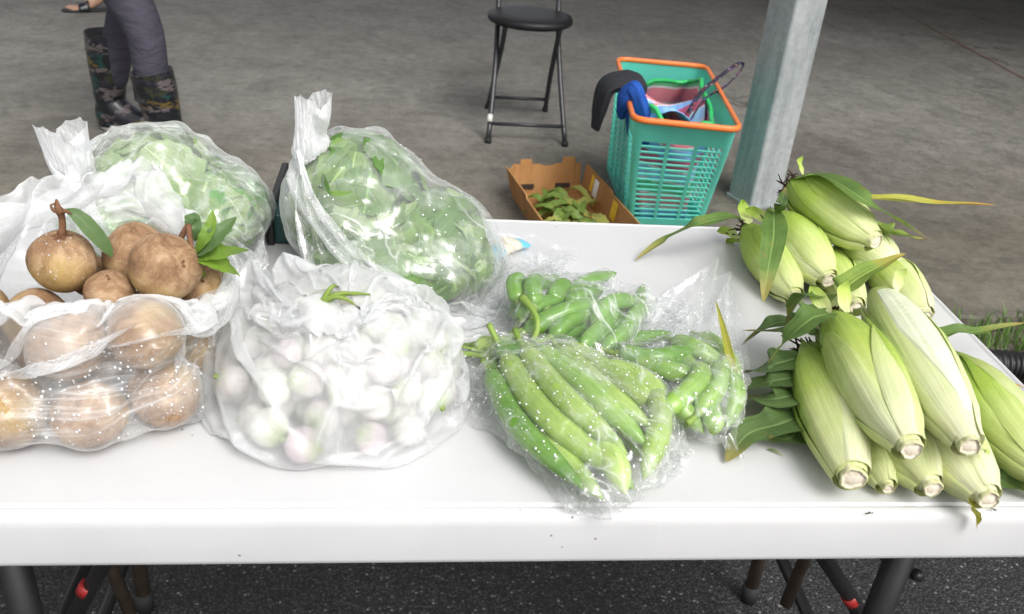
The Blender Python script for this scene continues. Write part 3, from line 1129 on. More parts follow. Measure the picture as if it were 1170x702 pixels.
def person(name, label, heels, hip, face, knee_dirs, boots, shirt_col, legs_mat):
    """heels: two ankle ground points; face: unit heading"""
    o0 = np.array([(heels[0][0] + heels[1][0]) / 2, (heels[0][1] + heels[1][1]) / 2, 0.0])
    root = empty('person', o0, label, 'person')
    f = unit(np.append(face, 0))
    lft = np.array([-f[1], f[0], 0])
    J, E_, = [], []

    def add(p, r, parent=None):
        J.append((np.asarray(p, float) - o0, r))
        if parent is not None:
            E_.append((parent, len(J) - 1))
        return len(J) - 1

    hip = np.asarray(hip, float)
    pel = add(hip, 0.125)
    wa = add(hip + [0, 0, 0.20], 0.105, pel)
    ch = add(hip + [0, 0, 0.40] + f * 0.02, 0.125, wa)
    nk = add(hip + [0, 0, 0.555] + f * 0.01, 0.055, ch)
    h1 = add(hip + [0, 0, 0.64] + f * 0.025, 0.075, nk)
    h2 = add(hip + [0, 0, 0.735] + f * 0.03, 0.085, h1)
    h3 = add(hip + [0, 0, 0.79] + f * 0.02, 0.05, h2)
    leg_j = []
    for s, hl, kd in ((1, heels[0], knee_dirs[0]), (-1, heels[1], knee_dirs[1])):
        hj = add(hip + lft * s * 0.095 + [0, 0, -0.06], 0.098, pel)
        ank = np.array([hl[0], hl[1], 0.085])
        kn = (hip + lft * s * 0.095 + ank) / 2 + np.asarray(kd)
        m1 = (J[hj][0] + o0 + kn) / 2
        a = add(m1, 0.082, hj)
        b = add(kn, 0.060, a)
        c = add(kn * 0.62 + ank * 0.38 - f * 0.015, 0.056, b)
        d = add(kn * 0.2 + ank * 0.8, 0.040, c)
        e = add(ank, 0.036, d)
        ba = add(ank + f * 0.09 + [0, 0, -0.050], (0.036, 0.028), e)
        toe = add(ank + f * 0.145 + [0, 0, -0.064], (0.040, 0.018), ba)
        leg_j.append((hj, a, b, c, d))
        if not boots:
            for q, (w, l) in enumerate(((-0.030, 0.060), (-0.012, 0.054), (0.004, 0.047), (0.018, 0.040), (0.031, 0.031))):
                add(ank + f * 0.150 + lft * s * (w) + [0, 0, -0.068], 0.0105, toe)
                add(ank + f * (0.150 + l * 0.6) + lft * s * w * 1.12 + [0, 0, -0.067], 0.0098 if q else 0.0135, len(J) - 1)
                add(ank + f * (0.150 + l) + lft * s * w * 1.15 + [0, 0, -0.073], 0.0065 if q else 0.009, len(J) - 1)
        sh = add(hip + lft * s * 0.17 + [0, 0, 0.47], 0.058, ch)
        el = add(hip + lft * s * 0.235 + [0, 0, 0.20] - f * 0.03, 0.044, sh)
        wr = add(hip + lft * s * 0.20 + [0, 0, 0.0] + f * 0.10, 0.030, el)
        pa = add(hip + lft * s * 0.19 + [0, 0, -0.06] + f * 0.13, (0.040, 0.018), wr)
        for q in range(4):
            k1 = add(hip + lft * s * (0.172 + 0.012 * q) + [0, 0, -0.105] + f * (0.150 - 0.004 * q), 0.0095, pa)
            add(hip + lft * s * (0.172 + 0.012 * q) + [0, 0, -0.145 + 0.006 * abs(q - 1)] + f * (0.135 - 0.004 * q), 0.0085, k1)
        k1 = add(hip + lft * s * 0.16 + [0, 0, -0.06] + f * 0.165, 0.011, pa)
        add(hip + lft * s * 0.155 + [0, 0, -0.09] + f * 0.180, 0.009, k1)
    # nose
    add(hip + [0, 0, 0.70] + f * 0.125, 0.014, h2)
    body = skin_mesh('body', J, E_, M_SKIN, root)
    # leggings
    LJ, LE = [(J[pel][0] + np.array([0, 0, 0.12]), 0.128), (J[pel][0], 0.140)], [(0, 1)]
    for lj in leg_j:
        prev = 1
        for jn, r in zip(lj, (0.112, 0.094, 0.071, 0.066, 0.048)):
            LJ.append((J[jn][0], r))
            LE.append((prev, len(LJ) - 1))
            prev = len(LJ) - 1
    skin_mesh('leggings', LJ, LE, legs_mat, root, root=1)
    SJ = [(J[pel][0] + np.array([0, 0, 0.05]), 0.155), (J[wa][0], 0.125), (J[ch][0], 0.150), (J[nk][0] + np.array([0, 0, -0.05]), 0.075)]
    SE = [(0, 1), (1, 2), (2, 3)]
    for s in (1, -1):
        SJ.append((hip - o0 + lft * s * 0.17 + [0, 0, 0.47], 0.078))
        SE.append((2, len(SJ) - 1))
        SJ.append((hip - o0 + lft * s * 0.215 + [0, 0, 0.30] - f * 0.02, 0.066))
        SE.append((len(SJ) - 2, len(SJ) - 1))
    skin_mesh('shirt', SJ, SE, simple_mat('shirt_cloth', shirt_col, 0.85, 0.2), root)
    skin_mesh('hair', [(J[h2][0] + np.array([0, 0, 0.02]) - f * 0.02, 0.095), (J[h3][0] - f * 0.02, 0.07), (J[h1][0] - f * 0.06, 0.065)], [(0, 1), (0, 2)], M_HAIR, root)
    M_EYE = simple_mat('eye', (0.03, 0.02, 0.02), 0.2)
    for s in (1, -1):
        g = Geo()
        c = J[h2][0] + f * 0.082 + lft * s * 0.032
        g.tube([c - f * 0.008, c, c + f * 0.006], [0.006, 0.011, 0.005], 10)
        g.build('eye', M_EYE, body)
        g = Geo()
        c = J[h2][0] + lft * s * 0.088 - np.array([0, 0, 0.01])
        g.tube([c + [0, 0, 0.03], c + lft * s * 0.008, c - [0, 0, 0.03]], [0.008, 0.014, 0.007], 8)
        g.build('ear', M_SKIN, body)
    g = Geo()
    c = J[h1][0] + f * 0.078 + np.array([0, 0, 0.02])
    g.tube([c - lft * 0.024 - f * 0.006, c, c + lft * 0.024 - f * 0.006], [0.003, 0.007, 0.003], 8)
    g.build('mouth', simple_mat('lips', (0.30, 0.10, 0.08), 0.5), body)
    return root, o0, f, lft


M_CAMO = mat_camo()
M_SOLE = simple_mat('pale_sole', (0.62, 0.60, 0.56), 0.6, scale=20)
M_BOOTIN = simple_mat('boot_lining', (0.035, 0.035, 0.04), 0.9)


def boot(parent, o0, ank, f, lean, h):
    lft = np.array([-f[1], f[0], 0])
    a = np.array([ank[0], ank[1], 0.0]) - o0
    g = Geo()
    top = a + np.array([lean[0], lean[1], h])
    pts = [top, top * 0.72 + (a + [0, 0, 0.10]) * 0.28, top * 0.32 + (a + [0, 0, 0.10]) * 0.68, a + [0, 0, 0.125] + f * 0.004, a + [0, 0, 0.082] + f * 0.042,
           a + [0, 0, 0.060] + f * 0.105, a + [0, 0, 0.050] + f * 0.165, a + [0, 0, 0.044] + f * 0.200, a + [0, 0, 0.040] + f * 0.218]
    g.tube(pts, [0.077, 0.076, 0.066, 0.059, 0.058, 0.050, 0.044, 0.034, 0.010], 20, caps=False, samples=40)
    ring = g.v[0][:20]
    inner = ring + (top - ring) * 0.06
    deep = ring + (top - ring) * 0.10 - np.array([0, 0, 0.10])
    g2 = Geo()
    g2.grid(np.array([ring, inner, deep]), wrap=True)
    # heel counter
    g.tube([a + [0, 0, 0.125] - f * 0.004, a + [0, 0, 0.075] - f * 0.018, a + [0, 0, 0.02] - f * 0.016], [0.050, 0.052, 0.046], 16, samples=10)
    b = g.build('boot', M_CAMO, parent)
    g2.build('lining', M_BOOTIN, b)
    g = Geo()
    out = []
    for t_ in np.linspace(0, 2 * math.pi, 41)[:-1]:
        x = 0.083 + 0.143 * math.cos(t_)
        w = 0.046 * (1 + 0.16 * math.cos(t_)) * np.sign(math.sin(t_)) * abs(math.sin(t_)) ** 0.72
        out.append(a + f * x + lft * w)
    out = np.array(out)
    cen = out.mean(0)
    rows = [cen + (out - cen) * s + [0, 0, z] for s, z in ((0.3, 0.001), (0.97, 0.001), (1.0, 0.006), (1.0, 0.022), (0.96, 0.028), (0.4, 0.03))]
    g.grid(np.array(rows), wrap=True, cap0=True, cap1=True)
    g.build('sole', M_SOLE, b)


a1, a2 = W(131, 148, 0.0), W(196, 187, 0.0)
fdir = unit(np.array([0.93, -0.36]))
hipP = np.array([(a1[0] + a2[0]) / 2 - 0.02, (a1[1] + a2[1]) / 2 + 0.02, 0.88])
pr1, o1, f1, l1 = person('person', 'standing person in grey leggings and dark leaf print rubber boots', (a1, a2), hipP, fdir, ((0.035, 0.0, 0.02), (0.06, -0.03, 0.01)), True, (0.10, 0.11, 0.15), mat_leggings())
boot(pr1, o1, a1, f1, (0.015, 0.0), 0.40)
boot(pr1, o1, a2, f1, (-0.035, 0.0), 0.36)

b1, b2 = W(120, 12, 0.0), W(146, -4, 0.0)
hipP = np.array([(b1[0] + b2[0]) / 2, (b1[1] + b2[1]) / 2, 0.88])
pr2, o2, f2, l2 = person('person', 'barefoot person in black sandals standing far back at the top left corner', (b1, b2), hipP, unit(np.array([-0.92, -0.38])), ((-0.02, 0, 0), (-0.02, 0, 0)), False, (0.3, 0.3, 0.32), simple_mat('dark_trousers', (0.03, 0.032, 0.04), 0.8))
M_SANDAL = simple_mat('black_sandal', (0.016, 0.016, 0.017), 0.6)
M_BAND = mat_camo()
for an in (b1, b2):
    a = np.array([an[0], an[1], 0.0]) - o2
    g = Geo()
    out = []
    for t_ in np.linspace(0, 2 * math.pi, 41)[:-1]:
        x = 0.090 + 0.145 * math.cos(t_)
        w = 0.050 * (1 + 0.12 * math.cos(t_)) * np.sign(math.sin(t_)) * abs(math.sin(t_)) ** 0.72
        out.append(a + f2 * x + l2 * w)
    out = np.array(out)
    cen = out.mean(0)
    g.grid(np.array([cen + (out - cen) * s + [0, 0, z] for s, z in ((0.3, 0.001), (1.0, 0.001), (1.02, 0.010), (0.97, 0.014), (0.3, 0.0145))]), wrap=True, cap0=True, cap1=True)
    sd_ = g.build('sandal', M_SANDAL, pr2)
    g = Geo()
    rows = []
    for q in np.linspace(0, 1, 5):
        rows.append([a + f2 * (0.085 + 0.06 * q) + l2 * 0.052 * math.cos(t_) + np.array([0, 0, 0.010 + 0.058 * (1 - 0.35 * q) * math.sin(t_)]) for t_ in np.linspace(0, math.pi, 16)])
    g.grid(np.array(rows))
    g.build('strap', M_BAND, sd_, solid=0.004)
# ------------------------------------------------------------------ sweetcorn
def mat_husk(name, butt, mid, tip, spots=0.5):
    t = NT(name)
    uv = t.coord('UV')
    sep = t.n('ShaderNodeSeparateXYZ')
    t.l(uv, sep.inputs[0])
    oi = t.n('ShaderNodeObjectInfo')
    c = t.coord('Object')
    big = t.noise(c, 17, 5, 0.6, 0.4)
    tt = t.math('ADD', sep.outputs[1], t.math('MULTIPLY', t.math('SUBTRACT', big, 0.5), 0.55))
    k = t.ramp(tt, [(0.02, butt), (0.30, tuple(0.55 * a + 0.45 * b for a, b in zip(butt, mid))), (0.55, mid), (0.95, tip)])
    ml = t.n('ShaderNodeMapping')
    t.l(uv, ml.inputs['Vector'])
    ml.inputs['Scale'].default_value = (46, 1.1, 1)
    off = t.n('ShaderNodeCombineXYZ')
    t.l(t.math('MULTIPLY', oi.outputs['Random'], 37.0), off.inputs[0])
    t.l(off.outputs[0], ml.inputs['Location'])
    ln = t.noise(ml.outputs[0], 1.0, 5, 0.68)
    m2 = t.n('ShaderNodeMapping')
    t.l(uv, m2.inputs['Vector'])
    m2.inputs['Scale'].default_value = (11, 0.7, 1)
    ln2 = t.noise(m2.outputs[0], 1.0, 3, 0.5)
    k = t.mix(0.6, k, t.ramp(ln, [(0.30, (0.74, 0.80, 0.62)), (0.5, (1, 1, 1)), (0.72, (1.24, 1.18, 1.30))]), 'MULTIPLY')
    k = t.mix(0.5, k, t.ramp(ln2, [(0.3, (0.78, 0.86, 0.64)), (0.5, (1, 1, 1)), (0.7, (1.22, 1.16, 1.3))]), 'MULTIPLY')
    sp = t.noise(t.coord('Object', (1, 1, 0.5)), 48, 4, 0.6)
    k = t.mix(t.ramp(sp, [(0.735, 0.0), (0.775, spots)]), k, (0.26, 0.15, 0.05))
    br = t.noise(c, 9, 3)
    drytip = t.math('MULTIPLY', t.ramp(tt, [(0.86, 0.0), (1.05, 1.0)]), t.ramp(br, [(0.42, 0.0), (0.58, 0.8)]))
    k = t.mix(drytip, k, (0.24, 0.17, 0.065))
    b = t.bsdf(k, t.ramp(ln, [(0.3, 0.36), (0.7, 0.52)]), 0.4, t.bump(t.math('ADD', ln, t.math('MULTIPLY', ln2, 0.8)), 0.55, 0.0025))
    tr = t.n('ShaderNodeBsdfTranslucent')
    t.l(k, tr.inputs['Color'])
    mx = t.n('ShaderNodeMixShader')
    mx.inputs[0].default_value = 0.16
    t.l(b.outputs[0], mx.inputs[1])
    t.l(tr.outputs[0], mx.inputs[2])
    return t.done(mx)


M_HUSKS = [mat_husk('husk_yellow_green', (0.72, 0.75, 0.40), (0.48, 0.61, 0.125), (0.31, 0.45, 0.07)),
           mat_husk('husk_fresh_green', (0.70, 0.75, 0.36), (0.42, 0.57, 0.095), (0.26, 0.41, 0.05)),
           mat_husk('husk_pale', (0.78, 0.79, 0.52), (0.60, 0.69, 0.27), (0.40, 0.51, 0.12), 0.35)]
M_BLADE = mat_leafy('corn_blade', (0.080, 0.150, 0.036), (0.165, 0.260, 0.068), 0.5, 0.3, vein=True, tip=(0.36, 0.30, 0.09))
M_BLADE_D = mat_leafy('corn_blade_dark', (0.060, 0.115, 0.035), (0.125, 0.195, 0.060), 0.5, 0.25, vein=True, tip=(0.30, 0.24, 0.08))
M_BLADE_L = mat_leafy('corn_blade_light', (0.16, 0.25, 0.045), (0.27, 0.36, 0.08), 0.5, 0.3, vein=True, tip=(0.42, 0.30, 0.07))
M_BLADE_Y = mat_leafy('corn_blade_yellow', (0.33, 0.34, 0.05), (0.46, 0.44, 0.08), 0.5, 0.3, vein=True, tip=(0.45, 0.22, 0.04))


def mat_cut():
    t = NT('cut_stem_pith')
    c = t.coord('UV')
    f = t.noise(t.coord('Object'), 140, 4, 0.7)
    k = t.ramp(f, [(0.3, (0.56, 0.48, 0.35)), (0.6, (0.78, 0.70, 0.58))])
    return t.done(t.bsdf(k, 0.7, 0.3, t.bump(f, 0.5, 0.002)))


M_CUT = mat_cut()
M_CUTRIM = simple_mat('cut_stem_rim', (0.54, 0.54, 0.30), 0.7, scale=90, var=0.3)
M_SILK = simple_mat('dried_silk', (0.045, 0.026, 0.014), 0.8, 0.2, scale=90, var=0.5)
M_KERNEL = None


def mat_kernels():
    t = NT('white_kernels')
    f = t.noise(t.coord('Object'), 30, 4)
    k = t.ramp(f, [(0.3, (0.66, 0.71, 0.47)), (0.7, (0.76, 0.78, 0.60))])
    return t.done(t.bsdf(k, 0.32, 0.5, None, 0.0, Subsurface_Weight=0.15))


M_KERNEL = mat_kernels()

PT = np.array([0, .06, .16, .28, .42, .56, .70, .82, .92, 1.0])
PR = np.array([.42, .53, .68, .84, .97, 1.0, .94, .79, .58, .36])


def ear(label, butt, tip, R, husk=0, stem=0.34, bend=0.0, seed=0, silk=True, blades=(), white=False, group='ears of corn', wraps=5, fat=1.0):
    """one ear: husk body (> husk leaves), cut stem, silk, blades. butt / tip are world points of the axis ends."""
    lr = np.random.default_rng(seed + 100)
    R = R * 0.90
    butt, tip = np.asarray(butt, float), np.asarray(tip, float)
    L = np.linalg.norm(tip - butt)
    z = unit(tip - butt)
    x = unit(np.cross(np.array([0, 0, 1.0]), z))
    y = np.cross(z, x)                      # y is "up-ish"
    root = empty('corn_ear', butt, label, 'corn', group)
    root.matrix_world = Matrix(((x[0], y[0], z[0], butt[0]), (x[1], y[1], z[1], butt[1]), (x[2], y[2], z[2], butt[2]), (0, 0, 0, 1)))
    NTH, NV = 96, 46

    def rad(t_):
        return R * np.interp(t_, PT, PR * np.where(PT < .1, stem / 0.44, 1.0))

    ts = np.linspace(0, 1, NV)
    ts = ts * 0.8 + 0.2 * (3 * ts ** 2 - 2 * ts ** 3)
    th = np.linspace(0, 2 * math.pi, NTH + 1)[:-1]
    ph = lr.random(8) * 6.28

    def surf(th, t_, off=0.0):
        r = rad(t_) * (1 + 0.030 * np.sin(3 * th + ph[0] + 2 * t_) + 0.020 * np.sin(5 * th + ph[1] - 3 * t_) + 0.0035 * np.sin(17 * th + ph[2]) + 0.003 * np.sin(29 * th + ph[3]) * np.sin(t_ * 3.1)) + off
        bx = bend * math.sin(math.pi * t_) * L
        return np.stack([r * np.cos(th), r * np.sin(th) + bx, np.full_like(th, t_ * L)], -1)

    m = M_HUSKS[husk]
    g = Geo()
    P = np.array([surf(th, t_) for t_ in ts])
    g.grid(P, wrap=True, cap1=True)
    if white:
        # bare kernels on the upper face: raised grains in rows
        body = g.build('husk', m, root)
        g = Geo()
        rows = []
        tt = np.linspace(0.04, 0.97, 170)
        uu = np.linspace(-1, 1, 120)
        for t_ in tt:
            q = (t_ - 0.04) / 0.93
            half = math.radians(74) * (min(1, q * 1.7 + 0.02) ** 0.8) * (1 - 0.25 * q)
            aa = math.radians(100) + 0.25 * (1 - q) + half * uu
            bumpv = np.abs(np.cos(aa * 11.0)) ** 0.7 * np.abs(np.cos(t_ * L / 0.0052 * math.pi / 2 + 1.5708 * (np.floor(aa * 11 / math.pi + .5) % 2))) ** 0.7
            edge = np.clip((1 - np.abs(uu)) / 0.16, 0, 1) * np.clip(min(q / 0.16, (1 - q) / 0.06), 0, 1)
            kn_ = np.clip((1 - np.abs(uu)) / 0.5, 0, 1) * np.clip(min((q - 0.15) / 0.3, (1 - q) / 0.1), 0, 1)
            p = surf(aa, t_, 0.0)
            r_off = (-0.0012 + 0.0024 * edge + 0.0007 * bumpv * kn_)
            p[:, 0] += r_off * np.cos(aa)
            p[:, 1] += r_off * np.sin(aa)
            rows.append(p)
        g.grid(np.array(rows))
        g.build('kernels', M_KERNEL, root)
    else:
        body = g.build('husk', m, root)
    # overlapping husk leaves
    for k in range(wraps):
        a0 = k * 2 * math.pi / wraps + lr.uniform(-0.5, 0.5)
        span0 = lr.uniform(1.3, 2.2)
        t1 = lr.uniform(0.74, 1.05)
        skew = lr.uniform(-1.0, 1.0)
        off = 0.0016 + 0.0011 * k
        if white and math.sin(a0) > -0.2:
            continue
        rows = []
        nu = 26
        for q in np.linspace(0, 1, 34):
            t_ = 0.015 + q * (t1 - 0.015)
            half = span0 / 2 * (1 - q ** 2.6) ** 0.75 + 0.02
            u = np.linspace(-1, 1, nu)
            aa = a0 + skew * q + u * half
            lift = off * (1 - 0.45 * np.abs(u) ** 8) + 0.0012 * np.sin(q * 9 + k) * np.abs(u) ** 3 + 0.003 * max(0, q - 0.85) / 0.15
            p = surf(aa, min(t_, 1.0))
            p[:, 0] += lift * np.cos(aa)
            p[:, 1] += lift * np.sin(aa)
            p[:, 2] = t_ * L
            rows.append(p)
        g = Geo()
        g.grid(np.array(rows))
        g.build('husk_leaf', M_HUSKS[husk if lr.random() < 0.45 else int(lr.integers(0, 3))], body)
    # cut stem
    sr = rad(0) * 0.93
    g = Geo()
    a = th[::3]
    wob = 1 + 0.07 * np.sin(3 * a + ph[4]) + 0.045 * np.sin(7 * a + ph[5]) + 0.03 * np.sin(13 * a + ph[6])
    rows = [np.stack([sr * w * wob * np.cos(a), sr * w * wob * np.sin(a), np.full_like(a, zz)], -1) for w, zz in ((1.02, 0.012), (1.03, -0.0035), (0.96, -0.0055), (0.90, -0.0050))]
    g.grid(np.array(rows)[::-1], wrap=True)
    cs = g.build('cut_stem', M_CUTRIM, root)
    g = Geo()
    rows = [np.stack([sr * w * wob * np.cos(a), sr * w * wob * np.sin(a), np.full_like(a, zz)], -1) for w, zz in ((0.90, -0.0042), (0.78, -0.0022), (0.6, -0.0030), (0.3, -0.0040), (0.02, -0.0034))]
    g.grid(np.array(rows)[::-1], wrap=True, cap0=True)
    g.build('pith', M_CUT, cs)
    if silk:
        g = Geo()
        for k in range(46):
            an, rr = lr.random() * 6.28, rad(1.0) * lr.random() * 0.9
            b = np.array([rr * math.cos(an), rr * math.sin(an), L * 0.985])
            ln = lr.uniform(0.006, 0.017)
            d = np.array([math.cos(an), math.sin(an), 0]) * lr.uniform(0.1, 1.2) + np.array([lr.normal() * .3, lr.normal() * .3 - 0.35, 0.9])
            g.tube([b, b + d * ln * 0.5 + lr.normal(size=3) * 0.003, b + d * ln + lr.normal(size=3) * 0.007], [0.0019, 0.0016, 0.0009], 4, samples=5)
        g.build('silk', M_SILK, root)
    for k in range(3):          # ragged little tip tongues
        an = lr.random() * 6.28
        e = np.array([math.cos(an), math.sin(an), 0])
        b = e * rad(0.93) * 1.0 + np.array([0, 0, L * 0.93])
        g = Geo()
        leaf_strip(g, [b, b + e * 0.004 + [0, 0, 0.02], b + e * 0.016 + [0, 0, 0.034], b + e * 0.028 + [0, 0, 0.036]], 0.010, up=e, nu=5, nv=9, fold=0.3, wave=0.2)
        g.build('husk_tongue', m, root)
    inv = root.matrix_world.inverted()
    for bl in blades:
        pts, wd, mt = bl[:3]
        opt = bl[3] if len(bl) > 3 else {}
        wp = np.array([np.array(inv @ Vector(W(p[0], p[1], p[2]))) for p in pts])
        up = np.array(inv.to_3x3() @ Vector(opt.get('up', (0, 0, 1))))
        g = Geo()
        leaf_strip(g, wp, wd, up=up, nu=11, nv=opt.get('nv', 40), fold=opt.get('fold', 0.35), wave=opt.get('wave', 0.22), wfreq=opt.get('wfreq', 2.6), ph=lr.random() * 6.28,
                   prof=lambda t_, s=opt.get('sharp', 1.0): (min(1, 0.45 + t_ * 2.2)) * (1 - t_ ** 2.2) ** 0.8 + 0.01, twist=opt.get('twist', 0))
        g.build('blade', mt, root)
    return root


def E(b, t_, zb, zt):
    return W(b[0], b[1], T + zb), W(t_[0], t_[1], T + zt)


hb = T
# far cluster at the back right corner of the table -------------------------------------
ear('plump corn ear with an opened yellowing husk on top of the far heap', *E((999, 275), (905, 212), 0.098, 0.112), 0.0415, 0, seed=1, blades=[
    ([(906, 205, T + .125), (942, 202, T + .150), (990, 230, T + .150), (1035, 258, T + .11), (1071, 279, T + .075)], 0.023, M_BLADE, {'wave': .12, 'fold': .2}),
    ([(930, 212, T + .13), (985, 226, T + .125), (1060, 232, T + .12), (1138, 235, T + .11)], 0.0135, M_BLADE_Y, {'wave': .25, 'fold': .5}),
    ([(1000, 255, T + .09), (1025, 268, T + .085), (1058, 274, T + .06)], 0.016, M_BLADE_L, {})])
ear('smooth corn ear lying between the top ear and the leftmost ear of the far heap', *E((946, 319), (888, 250), 0.050, 0.066), 0.039, 1, seed=2, blades=[
    ([(884, 240, T + .10), (884, 268, T + .105), (878, 305, T + .085), (872, 346, T + .050)], 0.0195, M_BLADE, {'wave': .18, 'fold': .25, 'up': (-.3, -.8, .5)}),
    ([(889, 243, T + .10), (893, 232, T + .13), (898, 214, T + .13)], 0.010, M_BLADE_D, {})])
ear('leftmost corn ear of the far heap with a long dry blade reaching left', *E((908, 339), (854, 262), 0.031, 0.036), 0.036, 1, seed=3, blades=[
    ([(848, 250, T + .055), (825, 250, T + .075), (795, 258, T + .070), (760, 274, T + .035), (725, 298, T + .004)], 0.0165, M_BLADE, {'wave': .14, 'fold': .35})])
ear('pale corn ear under the right side of the topmost ear of the far heap', *E((1024, 307), (955, 262), 0.046, 0.06), 0.039, 2, seed=4, silk=False)
ear('short corn ear mostly hidden in the middle of the far heap', *E((978, 350), (935, 285), 0.028, 0.03), 0.034, 0, seed=5, silk=False, blades=[
    ([(948, 347, T + .065), (968, 327, T + .095), (998, 308, T + .105), (1035, 290, T + .115)], 0.019, M_BLADE_L, {'wave': .15, 'fold': .45}),
    ([(930, 335, T + .06), (936, 345, T + .055), (944, 360, T + .03)], 0.009, M_BLADE_L, {})])
ear('whitish corn ear at the right foot of the far heap', *E((1056, 360), (1000, 295), 0.028, 0.03), 0.036, 2, seed=6, silk=False, blades=[
    ([(1000, 352, T + .07), (1025, 358, T + .072), (1050, 368, T + .05), (1066, 391, T + .012)], 0.0085, M_BLADE, {})])
# near cluster --------------------------------------------------------------------------
ear('green corn ear at the left front of the near heap with a wide cut butt', *E((974, 545), (925, 400), 0.040, 0.040), 0.0385, 1, stem=0.44, seed=11, blades=[
    ([(934, 392, T + .075), (944, 400, T + .085), (950, 415, T + .08), (948, 432, T + .068)], 0.008, M_BLADE_L, {}),
    ([(915, 408, T + .05), (880, 418, T + .045), (848, 428, T + .012)], 0.025, M_BLADE_D, {'wave': .09, 'fold': .2}),
    ([(912, 450, T + .03), (885, 456, T + .038), (846, 454, T + .010)], 0.026, M_BLADE_D, {'wave': .09, 'fold': .2}),
    ([(915, 430, T + .042), (882, 436, T + .040), (858, 442, T + .024), (838, 446, T + .010)], 0.022, M_BLADE_D, {'wave': .1, 'fold': .25}),
    ([(905, 368, T + .05), (880, 372, T + .05), (846, 396, T + .010)], 0.015, M_BLADE_D, {'wave': .1}),
    ([(918, 474, T + .022), (890, 485, T + .03), (855, 496, T + .022), (829, 528, T + .006)], 0.027, M_BLADE_D, {'wave': .12, 'fold': .2}),
    ([(912, 486, T + .012), (900, 502, T + .016), (862, 494, T + .010)], 0.020, M_BLADE_D, {'wave': .2, 'fold': .3})])
ear('long streaked corn ear lying across the top of the near heap', *E((1040, 512), (952, 364), 0.088, 0.088), 0.0405, 0, seed=12, fat=1.1, blades=[
    ([(948, 358, T + .115), (925, 366, T + .125), (900, 388, T + .10), (877, 416, T + .06)], 0.0195, M_BLADE, {'wave': .2, 'fold': .3}),
    ([(940, 352, T + .10), (915, 358, T + .105), (898, 372, T + .055)], 0.014, M_BLADE_D, {}),
    ([(935, 380, T + .08), (905, 380, T + .07), (848, 378, T + .028)], 0.014, M_BLADE_D, {'wave': .2}),
    ([(935, 350, T + .09), (928, 335, T + .115), (908, 345, T + .09), (900, 362, T + .06)], 0.014, M_BLADE, {})])
ear('half husked corn ear showing its white kernels on top of the near heap', *E((1107, 508), (1003, 336), 0.098, 0.096), 0.0385, 2, seed=13, silk=False, white=True, blades=[
    ([(1060, 388, T + .06), (1085, 381, T + .07), (1120, 379, T + .07), (1172, 369, T + .06)], 0.0125, M_BLADE, {'fold': .5}),
    ([(1108, 505, T + .085), (1122, 512, T + .08), (1130, 520, T + .075)], 0.012, M_HUSKS[2], {'nv': 12})])
ear('small slim corn ear peeking out under the front of the near heap', *E((1014, 556), (975, 470), 0.019, 0.022), 0.0215, 0, seed=14, silk=False)
ear('pale corn ear squeezed low in the middle of the near heap', *E((1064, 556), (985, 440), 0.034, 0.034), 0.036, 2, seed=15, silk=False)
ear('corn ear under the white one with a brown tipped leaf at its butt', *E((1128, 569), (1040, 450), 0.036, 0.036), 0.039, 2, seed=16, silk=False, blades=[
    ([(1108, 566, T + .03), (1113, 580, T + .02), (1115, 592, T + .004), (1116, 607, T - .012)], 0.0085, M_BLADE_Y, {})])
ear('thick corn ear at the far right of the near heap running out of the picture', *E((1205, 548), (1080, 415), 0.042, 0.042), 0.042, 1, seed=17, silk=False, blades=[
    ([(1085, 418, T + .06), (1110, 430, T + .065), (1140, 436, T + .05), (1172, 443, T + .03)], 0.0085, M_BLADE_Y, {}),
    ([(1120, 535, T + .012), (1150, 552, T + .012), (1195, 572, T + .006)], 0.016, M_BLADE_D, {})])
# ------------------------------------------------------------------ film simulation (position based, numpy)
def relax_spheres(C, R, floor, it=200, fixed=None, pad=0.0005, bounds=None):
    C, R = np.array(C, float), np.array(R, float)
    n_ = len(C)
    w = np.ones(n_) if fixed is None else np.where(fixed, 0.05, 1.0)
    for _ in range(it):
        d = C[:, None] - C[None]
        dist = np.linalg.norm(d, axis=2) + np.eye(n_)
        ov = (R[:, None] + R[None] + pad) - dist
        np.fill_diagonal(ov, 0)
        ov = np.maximum(ov, 0)
        ww = w[:, None] / (w[:, None] + w[None])
        C += ((d / dist[..., None]) * (ov * ww)[..., None]).sum(1) * 0.45
        C[:, 2] = np.maximum(C[:, 2], floor + R)
        if bounds is not None:
            C = bounds(C, R)
    return C


